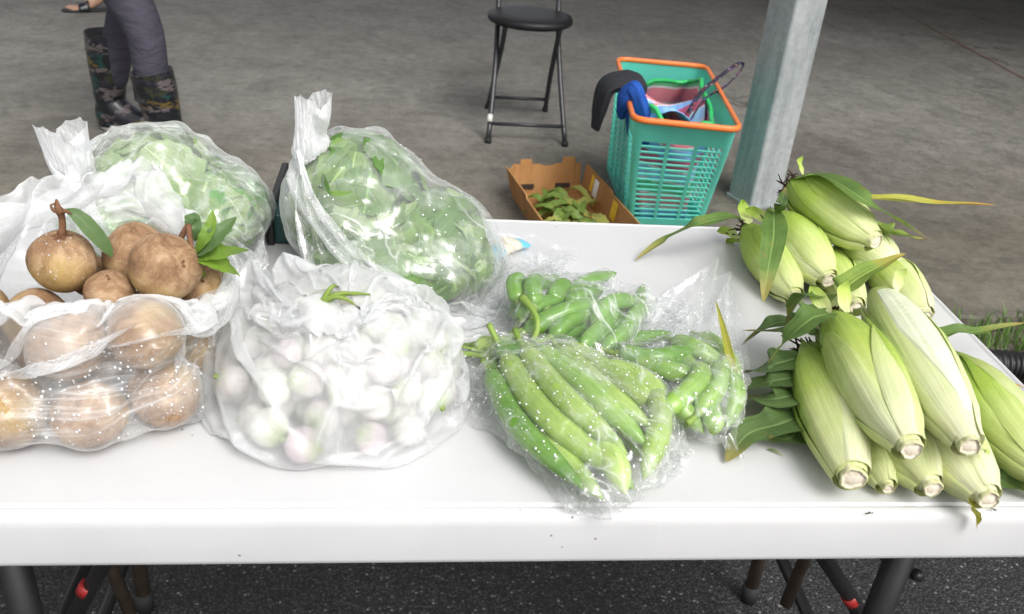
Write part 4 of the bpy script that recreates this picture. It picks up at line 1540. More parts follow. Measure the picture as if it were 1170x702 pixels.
def film(P, Wd, Ld, caps, floor=None, pins=None, taper=None, steps=45, iters=7, grav=0.00010, cling=0.0, seam=True, damp=0.90, margin=0.0022, mass=None, cling_until=1.0):
    """P[nv,nu,3]: a tube of film (nu around, nv along). Wd: flat width (circumference 2*Wd). Ld: length."""
    nv, nu = P.shape[:2]
    N = nv * nu
    idx = np.arange(N).reshape(nv, nu)
    du, dv = 2 * Wd / nu, Ld / (nv - 1)
    B = []

    def batch(a, b, r, k=1.0):
        B.append((a.ravel(), b.ravel(), r, k))
    nx = np.roll(idx, -1, 1)
    nx2 = np.roll(idx, -2, 1)
    tp = np.ones(nv) if taper is None else np.interp(np.linspace(0, 1, nv), *taper)
    DU = np.repeat((du * tp)[:, None], nu, 1)
    for s in (0, 1):
        batch(idx[:, s::2], nx[:, s::2], DU[:, s::2].ravel())
        batch(idx[s:-1:2], idx[s + 1::2][:len(idx[s:-1:2])], dv)
        batch(idx[s:-1:2], nx[s + 1::2][:len(idx[s:-1:2])], np.hypot(DU[s:-1:2].ravel(), dv), 0.5)
        batch(nx[s:-1:2], idx[s + 1::2][:len(idx[s:-1:2])], np.hypot(DU[s:-1:2].ravel(), dv), 0.5)
    for s in (0, 1):
        sel = [j for j in range(nu) if (j % 4) // 2 == s]
        batch(idx[:, sel], nx2[:, sel], 2 * DU[:, sel].ravel(), 0.06)
        seli = [i for i in range(nv - 2) if (i % 4) // 2 == s]
        batch(idx[seli], idx[[i + 2 for i in seli]], 2 * dv, 0.06)
    w = np.ones(N)
    X = P.reshape(-1, 3).copy()
    if seam:
        js = np.arange(1, nu // 2)
        batch(idx[0, js], idx[0, (nu - js) % nu], 0.0)
    pin_i = np.zeros(0, int)
    if pins:
        pin_i = np.array([idx[i, j % nu] for (i, j) in pins])
        pin_x = np.array([pins[k] for k in pins], float)
        w[pin_i] = 0
        X0p = X[pin_i].copy()
    A_ = np.array([c[0] for c in caps], float)
    Bc_ = np.array([c[1] for c in caps], float)
    Rr = np.array([c[2] for c in caps], float) + margin
    AB = Bc_ - A_
    AB2 = (AB * AB).sum(1) + 1e-12

    def collide(X):
        D = X[:, None] - A_[None]
        t_ = np.clip((D * AB).sum(2) / AB2, 0, 1)
        D = D - t_[..., None] * AB
        d = np.sqrt((D * D).sum(2)) + 1e-9
        pen = Rr[None] - d
        k = pen.argmax(1)
        ar = np.arange(len(X))
        p = pen[ar, k]
        m = (p > 0) & (w > 0)
        X[m] += D[ar, k][m] / d[ar, k][m][:, None] * p[m][:, None]
        if floor is not None:
            X[:, 2] = np.where(w > 0, np.maximum(X[:, 2], floor), X[:, 2])
        return m
    def normals(G_):
        tu = np.roll(G_, -1, 1) - np.roll(G_, 1, 1)
        tv = np.gradient(G_, axis=0)
        nn = np.cross(tu, tv)
        return nn / (np.linalg.norm(nn, axis=2)[..., None] + 1e-9)
    sgn = 1.0 if (normals(P) * (P - P.mean(1, keepdims=True))).sum() > 0 else -1.0
    V = np.zeros_like(X)
    wr = w
    for s in range(steps):
        V *= damp
        V[:, 2] -= grav
        if cling and s < steps * cling_until:
            G_ = X.reshape(nv, nu, 3)
            tu = np.roll(G_, -1, 1) - np.roll(G_, 1, 1)
            tv = np.gradient(G_, axis=0)
            nn = np.cross(tu, tv)
            nn /= np.linalg.norm(nn, axis=2)[..., None] + 1e-9
            V -= (nn * cling * sgn).reshape(-1, 3)
        Xn = X + V * wr[:, None]
        if len(pin_i):
            q = min(1.0, (s + 1) / (steps * 0.55))
            Xn[pin_i] = X0p * (1 - q) + pin_x * q
        hit = None
        for it in range(iters):
            for a, b, r, k in B:
                d = Xn[b] - Xn[a]
                L = np.sqrt((d * d).sum(1)) + 1e-9
                wa, wb = wr[a], wr[b]
                ws = wa + wb
                f = k * (L - r) / L / np.where(ws > 0, ws, 1)
                d *= f[:, None]
                Xn[a] += d * wa[:, None]
                Xn[b] -= d * wb[:, None]
            if it % 3 == 2 or it == iters - 1:
                hit = collide(Xn)
        V = Xn - X
        sp = np.linalg.norm(V, axis=1)
        lim = 0.006
        V *= np.minimum(1, lim / (sp + 1e-9))[:, None]
        V[hit] *= 0.35
        if floor is not None:
            V[Xn[:, 2] < floor + 0.0008] *= 0.3
        X = Xn
    X = X.reshape(nv, nu, 3)
    return X if sgn > 0 else X[:, ::-1]


def key_tube(keys, nv, nu, jit=0.002, lr=None):
    """keys: (t, centre, a-vector, b-vector) -> start tube P[nv,nu,3]; outward normals for u x v"""
    ts = np.array([k[0] for k in keys])
    C = np.array([k[1] for k in keys], float)
    A = np.array([k[2] for k in keys], float)
    Bv = np.array([k[3] for k in keys], float)
    th = np.linspace(0, 2 * math.pi, nu + 1)[:-1]
    P = np.zeros((nv, nu, 3))
    for i, t_ in enumerate(np.linspace(0, 1, nv)):
        c = np.array([np.interp(t_, ts, C[:, k]) for k in range(3)])
        a = np.array([np.interp(t_, ts, A[:, k]) for k in range(3)])
        b = np.array([np.interp(t_, ts, Bv[:, k]) for k in range(3)])
        P[i] = c + np.cos(th)[:, None] * a + np.sin(th)[:, None] * b
    lr = lr or np.random.default_rng(1)
    # smooth-ish jitter so that folds start irregularly
    J = lr.normal(size=(nv, nu, 3))
    for _ in range(2):
        J = (J + np.roll(J, 1, 1) + np.roll(J, -1, 1) + np.roll(J, 1, 0) + np.roll(J, -1, 0)) / 5
    return P + J * jit * 3


def mat_film(name, milk=0.10, edge=0.45, tint=(0.955, 0.965, 0.97), gloss=0.11, crinkle=0.5, haze_scale=9, haze_amt=0.25, streak=(40, 5), rough=0.17, crease=0.5, base_gloss=0.055, slack=None):
    """thin translucent plastic film: mostly lets what is behind through, milky where seen edge-on or creased"""
    t = NT(name)
    c = t.coord('Object')
    f1 = t.noise(c, haze_scale, 6, 0.62, 0.8)
    f2 = t.noise(c, 70, 3, 0.6, 1.5)
    st = t.noise(t.coord('UV', (streak[0], streak[1], 1)), 1.0, 4, 0.55, 1.2)

    def ridge(vec, scale, det, dist):
        n_ = t.noise(vec, scale, det, 0.5, dist)
        return t.math('SUBTRACT', 1.0, t.math('MULTIPLY', t.math('ABSOLUTE', t.math('SUBTRACT', n_, 0.5)), 2.0))
    r1 = ridge(t.coord('UV', (streak[0] * 0.45, streak[1] * 0.8, 1)), 1.0, 2.5, 1.6)
    r2 = ridge(c, 13, 2.0, 2.2)
    c1 = t.ramp(r1, [(0.90, 0.0), (0.975, 0.55), (1.0, 1.0)])
    c2 = t.ramp(r2, [(0.945, 0.0), (0.985, 0.5), (1.0, 0.9)])
    gate = t.ramp(t.noise(c, 6.5, 2), [(0.42, 0.0), (0.60, 1.0)])
    cre = t.math('MAXIMUM', t.math('MULTIPLY', c1, t.ramp(f1, [(0.42, 0.0), (0.62, 0.8)])), t.math('MULTIPLY', c2, t.math('MULTIPLY', gate, 0.22)))
    wob = t.n('ShaderNodeTexNoise')
    t.l(c, wob.inputs['Vector'])
    wob.inputs['Scale'].default_value = 14
    wsc = t.n('ShaderNodeVectorMath', operation='SCALE')
    t.l(wob.outputs['Color'], wsc.inputs[0])
    wsc.inputs['Scale'].default_value = 0.05
    wad = t.n('ShaderNodeVectorMath', operation='ADD')
    t.l(c, wad.inputs[0])
    t.l(wsc.outputs[0], wad.inputs[1])
    fa = t.voro(wad.outputs[0], 20)          # crumpled facets meeting in sharp creases
    fb = t.voro(wad.outputs[0], 47)
    h = t.math('ADD', t.math('MULTIPLY', st, 0.35), t.math('ADD', t.math('MULTIPLY', cre, 0.25), t.math('ADD', t.math('MULTIPLY', fa, 0.9), t.math('MULTIPLY', fb, 0.42))))
    nm = t.bump(h, crinkle, 0.005)
    lw = t.n('ShaderNodeLayerWeight')
    lw.inputs['Blend'].default_value = 0.5
    t.l(nm, lw.inputs['Normal'])
    op = t.math('ADD', t.math('MULTIPLY', t.math('POWER', lw.outputs['Facing'], 2.6), edge), milk)
    op = t.math('ADD', op, t.math('MULTIPLY', t.ramp(f1, [(0.46, 0.0), (0.70, 1.0)]), haze_amt))
    op = t.math('ADD', op, t.math('MULTIPLY', cre, crease), clamp=True)
    if slack:          # slack, many-layered film towards the mouth is milkier
        sv = t.n('ShaderNodeSeparateXYZ')
        t.l(t.coord('UV'), sv.inputs[0])
        sl = t.ramp(t.math('ADD', sv.outputs[1], t.math('MULTIPLY', t.math('SUBTRACT', f1, 0.5), 0.25)), [(slack[0], 0.0), (slack[1], slack[2])])
        op = t.math('ADD', op, sl, clamp=True)
    di = t.n('ShaderNodeBsdfDiffuse')
    di.inputs['Color'].default_value = tint + (1,)
    t.l(nm, di.inputs['Normal'])
    tl = t.n('ShaderNodeBsdfTranslucent')
    tl.inputs['Color'].default_value = tint + (1,)
    t.l(nm, tl.inputs['Normal'])
    dm = t.n('ShaderNodeMixShader')
    dm.inputs[0].default_value = 0.45
    t.l(di.outputs[0], dm.inputs[1])
    t.l(tl.outputs[0], dm.inputs[2])
    tp = t.n('ShaderNodeBsdfTransparent')
    tp.inputs['Color'].default_value = (0.985, 0.988, 0.99, 1)
    mx = t.n('ShaderNodeMixShader')
    t.l(op, mx.inputs[0])
    t.l(tp.outputs[0], mx.inputs[1])
    t.l(dm.outputs[0], mx.inputs[2])
    gl = t.n('ShaderNodeBsdfGlossy')
    gl.inputs['Roughness'].default_value = rough
    gl.inputs['Color'].default_value = (1, 1, 1, 1)
    t.l(nm, gl.inputs['Normal'])
    gf = t.math('ADD', t.math('MULTIPLY', t.math('POWER', lw.outputs['Facing'], 4.0), gloss), base_gloss)
    m2 = t.n('ShaderNodeMixShader')
    t.l(gf, m2.inputs[0])
    t.l(mx.outputs[0], m2.inputs[1])
    t.l(gl.outputs[0], m2.inputs[2])
    return t.done(m2)


def mat_water():
    t = NT('water_bead')
    b = t.n('ShaderNodeBsdfGlossy')
    b.inputs['Roughness'].default_value = 0.12
    d = t.n('ShaderNodeBsdfDiffuse')
    d.inputs['Color'].default_value = (0.92, 0.93, 0.94, 1)
    tr = t.n('ShaderNodeBsdfTransparent')
    m = t.n('ShaderNodeMixShader')
    m.inputs[0].default_value = 0.30
    t.l(d.outputs[0], m.inputs[1])
    t.l(b.outputs[0], m.inputs[2])
    m2 = t.n('ShaderNodeMixShader')
    m2.inputs[0].default_value = 0.76
    t.l(tr.outputs[0], m2.inputs[1])
    t.l(m.outputs[0], m2.inputs[2])
    return t.done(m2)


M_WATER = mat_water()
ICO_V, ICO_F = [], []
for k, (r, z) in enumerate(((1.0, 0.0), (0.8, 0.55), (0.35, 0.92))):
    for a in range(7):
        ICO_V.append((r * math.cos(a * 2 * math.pi / 7 + k * .4), r * math.sin(a * 2 * math.pi / 7 + k * .4), z))
ICO_V.append((0, 0, 1.0))
for k in range(2):
    for a in range(7):
        b = (a + 1) % 7
        ICO_F.append((k * 7 + a, k * 7 + b, k * 7 + 7 + b, k * 7 + 7 + a))
for a in range(7):
    ICO_F.append((14 + a, 14 + (a + 1) % 7, 21))
ICO_V = np.array(ICO_V)


def beads(P, parent, count, lr, region=None, rmin=0.0005, rmax=0.0017, local=(0, 0, 0), patches=6):
    nv, nu = P.shape[:2]
    tu = np.roll(P, -1, 1) - np.roll(P, 1, 1)
    tv = np.gradient(P, axis=0)
    nn = np.cross(tu, tv)
    nn /= np.linalg.norm(nn, axis=2)[..., None] + 1e-9
    g = Geo()
    made = 0
    ok = (nn @ unit(np.array([0.0, -0.7, 1.0]))) > 0.25
    cand = np.argwhere(ok)
    if region is not None:
        cand = np.array([c for c in cand if region(P[c[0], c[1]])])
    if len(cand) < 10:
        return None
    cen = P[tuple(cand[lr.integers(0, len(cand), patches)].T)]
    tries = 0
    while made < count and tries < count * 12:
        tries += 1
        i, j = cand[lr.integers(0, len(cand))]
        if i >= nv - 1:
            continue
        a, b = lr.random(2)
        p = P[i, j] * (1 - a) * (1 - b) + P[i + 1, j] * a * (1 - b) + P[i, (j + 1) % nu] * (1 - a) * b + P[i + 1, (j + 1) % nu] * a * b
        dmin = np.linalg.norm(cen - p, axis=1).min()
        if lr.random() > math.exp(-(dmin / 0.055) ** 2) + 0.12:
            continue
        n_ = nn[i, j]
        s = unit(np.cross(n_, [0.3, 0.2, 0.9]))
        q = np.cross(n_, s)
        r = rmin + (rmax - rmin) * lr.random() ** 2.6
        V = p + n_ * 0.0004 + (ICO_V[:, :1] * s + ICO_V[:, 1:2] * q * lr.uniform(0.8, 1.2)) * r + ICO_V[:, 2:] * n_ * r * 0.6
        g.add(V, ICO_F)
        made += 1
    if not made:
        return None
    o = g.build('water_droplets', M_WATER, parent, local=local)
    o['kind'] = 'stuff'
    return o


def link_film(P, name, label, mat, cat='bag', sub=1, close_bottom=False):
    g = Geo()
    g.grid(P, wrap=True)
    base = np.array([P[..., 0].mean(), P[..., 1].mean(), P[..., 2].min()])
    root = empty(name, base, label, cat)
    o = g.build('film', mat, root, local=base, sub=sub)
    return root, base


def crinkle(P, lr, amp=0.0012, k=3):
    """fine random creasing of the finished film"""
    nv, nu = P.shape[:2]
    tu = np.roll(P, -1, 1) - np.roll(P, 1, 1)
    tv = np.gradient(P, axis=0)
    nn = np.cross(tu, tv)
    nn /= np.linalg.norm(nn, axis=2)[..., None] + 1e-9
    J = lr.normal(size=(nv, nu))
    for _ in range(k):
        J = (J * 2 + np.roll(J, 1, 1) + np.roll(J, -1, 1) + np.roll(J, 1, 0) + np.roll(J, -1, 0)) / 6
    J /= J.std() + 1e-9
    return P + nn * (np.abs(J) - 0.5)[..., None] * amp
# ================================================================== SAPODILLA BAG (left)
def mat_sapo():
    t = NT('sapodilla_skin')
    c = t.coord('Object')
    oi = t.n('ShaderNodeObjectInfo')
    f = t.noise(c, 38, 9, 0.76, 0.6)
    big = t.noise(c, 9, 3)
    k = t.ramp(f, [(0.28, (0.105, 0.056, 0.029)), (0.47, (0.265, 0.155, 0.083)), (0.66, (0.46, 0.325, 0.20))])
    k = t.mix(t.ramp(big, [(0.5, 0.0), (0.68, 0.5)]), k, (0.42, 0.30, 0.075))
    sp = t.voro(c, 420)
    cell = t.voro(c, 420, out='Color')
    sx = t.n('ShaderNodeSeparateColor')
    t.l(cell, sx.inputs[0])
    k = t.mix(t.math('MULTIPLY', t.ramp(sp, [(0.18, 1.0), (0.36, 0.0)]), t.ramp(sx.outputs[0], [(0.45, 0.0), (0.9, 0.45)])), k, (0.54, 0.43, 0.30))
    sc = t.noise(c, 60, 5, 0.7)
    k = t.mix(t.ramp(sc, [(0.66, 0.0), (0.74, 0.5)]), k, (0.16, 0.09, 0.04))
    return t.done(t.bsdf(k, 0.72, 0.25, t.bump(sc, 0.35, 0.002)))


M_SAPO = mat_sapo()
M_TWIG = simple_mat('brown_twig', (0.17, 0.085, 0.045), 0.8, 0.2, scale=120, var=0.4)
M_SLEAF = mat_leafy('sapodilla_leaf', (0.075, 0.145, 0.05), (0.135, 0.215, 0.08), 0.5, 0.3, vein=False, spec=0.5)
M_SLEAF2 = mat_leafy('young_leaf', (0.13, 0.25, 0.03), (0.24, 0.37, 0.055), 0.4, 0.35, vein=False, spec=0.5)


def sapo_mesh(lr):
    th = np.linspace(0, 2 * math.pi, 41)[:-1]
    rows = []
    ph = lr.random(6) * 6.28
    for q in np.linspace(0, math.pi, 26):
        r = math.sin(q) * (1.0 + 0.05 * math.cos(q))
        z = math.cos(q) * 0.97
        if q < 0.35:
            z -= 0.05 * (1 - q / 0.35)
        d = 1 + 0.035 * np.sin(2 * th + ph[0] + z) + 0.024 * np.sin(3 * th + ph[1] - 2 * z) + 0.012 * np.sin(5 * th + 3 * z + ph[2])
        rows.append(np.stack([r * d * np.cos(th), r * d * np.sin(th), np.full_like(th, z)], -1))
    rows[0][:] = rows[0].mean(0)
    return np.array(rows)


sap = []       # (px, py, z, r, kind)
spec = [
    (25, 468, T + .047, .046), (98, 468, T + .043, .042), (170, 448, T + .045, .044), (-60, 445, T + .045, .045), (60, 408, T + .046, .045), (140, 392, T + .045, .044), (205, 408, T + .040, .039), (-20, 395, T + .045, .044), (-100, 395, T + .045, .045),
    (10, 372, T + .098, .042), (88, 392, T + .112, .043), (160, 378, T + .112, .042), (212, 362, T + .100, .038), (52, 368, T + .100, .040), (-75, 385, T + .100, .042), (125, 362, T + .105, .040),
    (80, 306, T + .172, .0395), (176, 308, T + .178, .0420), (147, 300, T + .165, .040), (132, 330, T + .155, .030), (228, 334, T + .130, .030), (112, 313, T + .140, .028),
]
Cs = np.array([W(a, b, T + (z - T) * 0.90) for a, b, z, r in spec])
Rs = np.array([s[3] for s in spec]) * 0.88
fx = np.zeros(len(spec), bool)
fx[16:] = True
Cs = relax_spheres(Cs, Rs, T + 0.003, 250, fx)
labels = {16: 'round brown sapodilla with an upright stalk and long leaf, poking out of the bag', 17: 'largest brown sapodilla on top of the open bag at the right', 18: 'darker sapodilla half hidden behind the largest one in the open bag',
          19: 'small sapodilla tucked under the largest one at the bag mouth', 20: 'small pear shaped sapodilla at the right end of the bag mouth', 21: 'little sapodilla glimpsed between the stalked fruit and the largest one'}
for k, (c, r) in enumerate(zip(Cs, Rs)):
    lr = np.random.default_rng(500 + k)
    root = empty('sapodilla', c, labels.get(k, 'brown sapodilla pressed against the film inside the open bag'), 'fruit', 'sapodillas in the open bag')
    if k >= 16:
        root.rotation_euler = (lr.uniform(-.25, .25), lr.uniform(-.25, .25), lr.uniform(0, 6))
    else:
        root.rotation_euler = tuple(lr.uniform(0, 6, 3))
    if k == 16:
        root.rotation_euler = (0.05, 0.14, 0.0)
    if k in (17, 18):
        root.rotation_euler = (0.9, 0.75, 0.3)
    g = Geo()
    P = sapo_mesh(lr) * r * np.array([1.0, 1.0, 0.98 if k != 20 else 1.2])
    g.grid(P, wrap=True)
    g.build('flesh', M_SAPO, root)
    # little calyx / stalk scar
    g = Geo()
    for q in range(6 if k == 16 else 2):
        a = q * math.pi / 3 + lr.random() * .4
        e = np.array([math.cos(a), math.sin(a), 0])
        leaf_strip(g, [np.array([0, 0, r * .925]) + e * 0.002, e * 0.004 + [0, 0, r * .945], e * (0.011 if k == 16 else 0.0065) + [0, 0, r * .932]], 0.003 if k == 16 else 0.0016, nu=3, nv=5)
    g.build('calyx', M_TWIG, root)
    if k == 16:
        beads(P[::-1], root, 70, lr, rmin=0.0003, rmax=0.0010, patches=12)
        g = Geo()
        g.tube([(0, 0, r * .90), (0.001, 0, r * .93 + .009), (0.0005, 0.001, r * .93 + .020), (-0.001, 0, r * .93 + .029)], [0.0045, 0.0036, 0.0036, 0.0042], 8, samples=14)
        g.tube([(0, 0, r * .93 + .027), (-0.003, 0, r * .93 + .033), (-0.004, 0.001, r * .93 + .041)], [0.0048, 0.0035, 0.0012], 7, samples=8)
        g.tube([(0, 0, r * .93 + .027), (0.005, -0.002, r * .93 + .031), (0.012, -0.003, r * .93 + .029)], [0.0034, 0.0022, 0.0008], 6, samples=8)
        g.tube([(0, 0, r * .93 + .027), (-0.006, -0.003, r * .93 + .030), (-0.008, -0.004, r * .93 + .036), (-0.004, -0.004, r * .93 + .039)], [0.0026, 0.0018, 0.0012, 0.0008], 6, samples=10)
        st_ = g.build('stalk', M_TWIG, root)
        g = Geo()
        b = np.array([0.004, 0, r * .93 + .031])
        pts = [b, b + [0.012, -0.002, -0.003], b + [0.027, -0.004, -0.017], b + [0.041, -0.004, -0.035], b + [0.047, -0.003, -0.047]]
        leaf_strip(g, pts, 0.0085, up=(0.35, -0.75, 0.6), nu=9, nv=26, fold=0.30, wave=0.06, prof=lambda t_: math.sin(math.pi * min(1, .05 + t_ * .94)) ** 1.0)
        g.build('leaf', M_SLEAF, st_)
# twig with young leaves leaning out of the bag on the right
tw0 = W(224, 335, T + .125)
twr = empty('leafy_twig', tw0, 'brown twig with bright young leaves sticking out beside the largest sapodilla', 'twig')


def tl(px, py, z):
    return W(px, py, z) - tw0


g = Geo()
pA, pB, pC, pD = tl(203, 278, T + .185), tl(215, 257, T + .205), tl(218, 280, T + .19), tl(219, 294, T + .175)
g.tube([tl(196, 288, T + .175), pA, pB], [0.0040, 0.0036, 0.0030], 8, samples=12)
g.tube([pB, pC, pD], [0.0032, 0.0028, 0.0026], 8, samples=12)
g.tube([pD, tl(226, 308, T + .16), tl(232, 322, T + .14)], [0.0024, 0.002, 0.0016], 7, samples=10)
tg = g.build('stem', M_TWIG, twr)
for (pts, wd, m) in (
        ([(219, 294, .175), (236, 290, .180), (255, 288, .182), (285, 286, .165)], 0.0125, M_SLEAF2),
        ([(219, 294, .175), (240, 297, .175), (258, 305, .165), (275, 316, .145)], 0.0115, M_SLEAF2),
        ([(220, 293, .176), (236, 282, .190), (252, 266, .205), (270, 248, .215)], 0.0115, M_SLEAF),
        ([(220, 293, .176), (232, 276, .195), (241, 258, .21), (243, 240, .225)], 0.0075, M_SLEAF2),
        ([(215, 258, .205), (219, 250, .208), (222, 262, .20), (223, 276, .185)], 0.0085, M_SLEAF),
        ([(231, 320, .14), (228, 316, .15), (226, 306, .158), (222, 302, .160)], 0.006, M_SLEAF2)):
    g = Geo()
    leaf_strip(g, [tl(a, b, T + z) for a, b, z in pts], wd, up=(0, -0.45, 0.9), nu=9, nv=22, fold=0.3, wave=0.08, prof=lambda t_: math.sin(math.pi * min(1, .04 + t_ * .95)) ** 0.8)
    g.build('leaf', m, twr)

caps = [(c, c, r) for c, r in zip(Cs, Rs)]
cx, cy = W(62, 420, T + .05)[:2]
lr = np.random.default_rng(21)
nv, nu = 84, 150
yc = cy + 0.035
keys = [(0.0, (cx - .01, yc, T + .004), (.15, 0, 0), (0, .006, 0)),
        (0.12, (cx - .01, yc, T + .006), (.19, 0, 0), (0, .13, 0)),
        (0.30, (cx - .01, yc, T + .075), (.205, 0, 0), (0, .145, 0)),
        (0.55, (cx - .005, yc + .01, T + .155), (.195, 0, 0), (0, .135, .01)),
        (0.80, (cx - .005, yc + .05, T + .19), (.185, 0, 0), (0, .135, .07)),
        (1.0, (cx - .005, yc + .06, T + .20), (.17, 0, 0), (0, .115, .10))]
P = key_tube(keys, nv, nu, 0.002, lr)
# the open rim: front edge folded low over the fruit, back edge standing up high
rim_px = [(-70, 330, .165), (-10, 345, .158), (32, 346, .150), (62, 352, .146), (90, 362, .142), (115, 346, .152), (140, 350, .140), (170, 357, .135), (197, 333, .150), (218, 348, .130), (245, 350, .110),
          (246, 318, .130), (232, 285, .165), (222, 262, .195), (205, 225, .215), (185, 196, .232), (165, 181, .240), (145, 184, .238), (118, 196, .232), (85, 204, .226), (50, 200, .22), (15, 216, .215), (-30, 240, .21), (-90, 285, .19)]
rimw = np.array([W(a, b, T + z) for a, b, z in rim_px])
rc = interp_curve(np.vstack([rimw, rimw[:1]]), nu + 1)[:nu]
# rim index 0 of theta is +x (right); theta runs counter-clockwise: right -> back -> left -> front
k0 = int(np.argmax(rc[:, 0]))
rc = np.roll(rc, -k0, 0)
pins = {}
for j in range(0, nu):
    front = j > nu * 0.52 and j < nu * 0.97
    if not front or j % 2 == 0:
        pins[(nv - 12 if front else nv - 1, j)] = rc[j] + np.array([0, 0.004 * math.sin(j * 1.7), 0.0035 * math.sin(j * 0.9) + 0.002 * math.sin(j * 2.3)])
Pf = film(P, 0.60, 0.39, caps, floor=T + 0.0022, pins=pins, steps=46, iters=7, grav=0.00012, cling=0.00035)
Pf = crinkle(Pf, lr, 0.0016)
M_FILM_A = mat_film('thin_milky_film', milk=0.10, edge=0.75, haze_amt=0.30, crinkle=0.45, crease=0.5, streak=(6, 17), rough=0.24, base_gloss=0.03, slack=(0.60, 0.82, 0.35))
bagA, baseA = link_film(Pf, 'plastic_bag', 'open milky plastic bag heaped with brown sapodillas at the left', M_FILM_A)
beads(Pf, bagA, 1050, lr, region=lambda p: p[2] < T + 0.13 and p[1] < cy + 0.05, rmin=0.0005, rmax=0.0017, local=baseA, patches=22)

# ================================================================== WHITE BULB BAG (centre front)
def mat_bulb():
    t = NT('white_purple_bulb')
    c = t.coord('Object')
    oi = t.n('ShaderNodeObjectInfo')
    sep = t.n('ShaderNodeSeparateXYZ')
    t.l(t.coord('UV'), sep.inputs[0])
    f = t.noise(c, 40, 5, 0.6)
    base = t.ramp(f, [(0.3, (0.62, 0.63, 0.54)), (0.7, (0.76, 0.76, 0.70))])
    pf = t.math('ADD', t.noise(c, 24, 3), t.math('MULTIPLY', t.math('SUBTRACT', oi.outputs['Random'], 0.5), 0.35))
    k = t.mix(t.ramp(pf, [(0.54, 0.0), (0.68, 0.8)]), base, (0.55, 0.36, 0.46))
    k = t.mix(t.ramp(sep.outputs[1], [(0.0, 0.9), (0.34, 0.0)]), k, (0.30, 0.44, 0.10))
    return t.done(t.bsdf(k, 0.35, 0.45, None))


M_BULB = mat_bulb()
M_STALK = mat_leafy('cut_green_stalk', (0.16, 0.27, 0.04), (0.33, 0.42, 0.10), 0.5, 0.2)
bc = np.array([W(388, 440, T)[0], W(388, 440, T)[1] - 0.010])
lr = np.random.default_rng(31)
nb = 84
C0, R0 = [], []
for k in range(nb):
    a, q = lr.random() * 6.28, math.sqrt(lr.random())
    C0.append((bc[0] + 0.115 * q * math.cos(a), bc[1] + 0.115 * q * math.sin(a), T + 0.02 + lr.random() * 0.085 * (1 - 0.5 * q)))
    R0.append(lr.uniform(0.0150, 0.0215))
C0.append(tuple(W(362, 358, T + .129)))
R0.append(0.017)
C0.append(tuple(W(349, 352, T + .126)))
R0.append(0.012)
fx = np.zeros(nb + 2, bool)
fx[-2:] = True


def bnd(C, R):
    d = (C[:, :2] - bc) / np.array([1.0, 1.16])
    rr = np.linalg.norm(d, axis=1)
    mx = 0.142 - R
    s = np.minimum(1, mx / (rr + 1e-9))
    C[:, :2] = bc + d * s[:, None] * np.array([1.0, 1.16])
    top = T + 0.125 - 0.25 * rr ** 2 / 0.06
    C[:-2, 2] = np.minimum(C[:-2, 2], (top - R)[:-2]) * 0.5 + C[:-2, 2] * 0.5
    return C


C0 = relax_spheres(C0, R0, T + 0.003, 300, fx, bounds=bnd)
proto = None
pg = Geo()
th = np.linspace(0, 2 * math.pi, 25)[:-1]
rows = []
for q in np.linspace(0.02, math.pi - 0.02, 16):
    r = math.sin(q) * (1 + 0.10 * math.cos(q))
    rows.append(np.stack([r * np.cos(th) * (1 + 0.03 * np.sin(3 * th)), r * np.sin(th), np.full_like(th, math.cos(q) * (1.05 if q < 1.5 else .92))], -1))
BULB_ROWS = np.array(rows)
for k, (c, r) in enumerate(zip(C0, R0)):
    out = k >= nb
    lab = 'small white and purple bulb with a clipped green stalk inside the milky bag'
    if k == nb:
        lab = 'pinkish white bulb with branching green stalks showing through the hole in the milky bag'
    if k == nb + 1:
        lab = 'tiny purple white bulb beside the stalked one at the hole in the milky bag'
    if proto is None or out:
        root = empty('bulb_vegetable', c, lab, 'vegetable', 'white and purple bulbs in the milky bag')
        g = Geo()
        g.grid(BULB_ROWS, wrap=True, cap0=True, cap1=True)
        g.build('bulb', M_BULB, root)
        g = Geo()
        if k == nb:
            for e in ((0.6, 0.5, 1.5), (1.5, 0.3, 1.2), (2.2, 0.55, 1.1), (1.2, -.6, 1.3)):
                e = np.array(e)
                g.tube([(0, 0, .85), e * [.35, .35, .8] + [0, 0, .45], e * [.9, .9, 1.05] + [0, 0, 0.35], e * [1.45, 1.45, .95] + [0, 0, 0.3]], [0.24, 0.17, 0.13, 0.06], 7, samples=12)
        else:
            g.tube([(0, 0, .9), (0.04, 0, 1.1), (0.10, 0.03, 1.26)], [0.22, 0.17, 0.14], 8, samples=8)
        g.build('stalk', M_STALK, root)
        proto = proto or root
    else:
        root = copy_tree(proto)
        root['label'] = lab
        root.location = tuple(c)
    root.scale = (r, r, r)
    root.rotation_euler = tuple(lr.uniform(-1.9, 1.9, 2)) + (lr.uniform(0, 6.28),)
    if k == nb:
        root.rotation_euler = (0.1, 0.25, 0.3)
caps = [(c, c, r) for c, r in zip(C0, R0)] + [((bc[0] + .088 * math.cos(a), bc[1] + .104 * math.sin(a), T + .048), (bc[0] + .05 * math.cos(a), bc[1] + .05 * math.sin(a), T + .074), .046) for a in np.linspace(0, 2 * math.pi, 13)[:-1]] + [((bc[0] - .02, bc[1], T + .072), (bc[0] + .01, bc[1] + .02, T + .075), .068)]
nv, nu = 90, 160

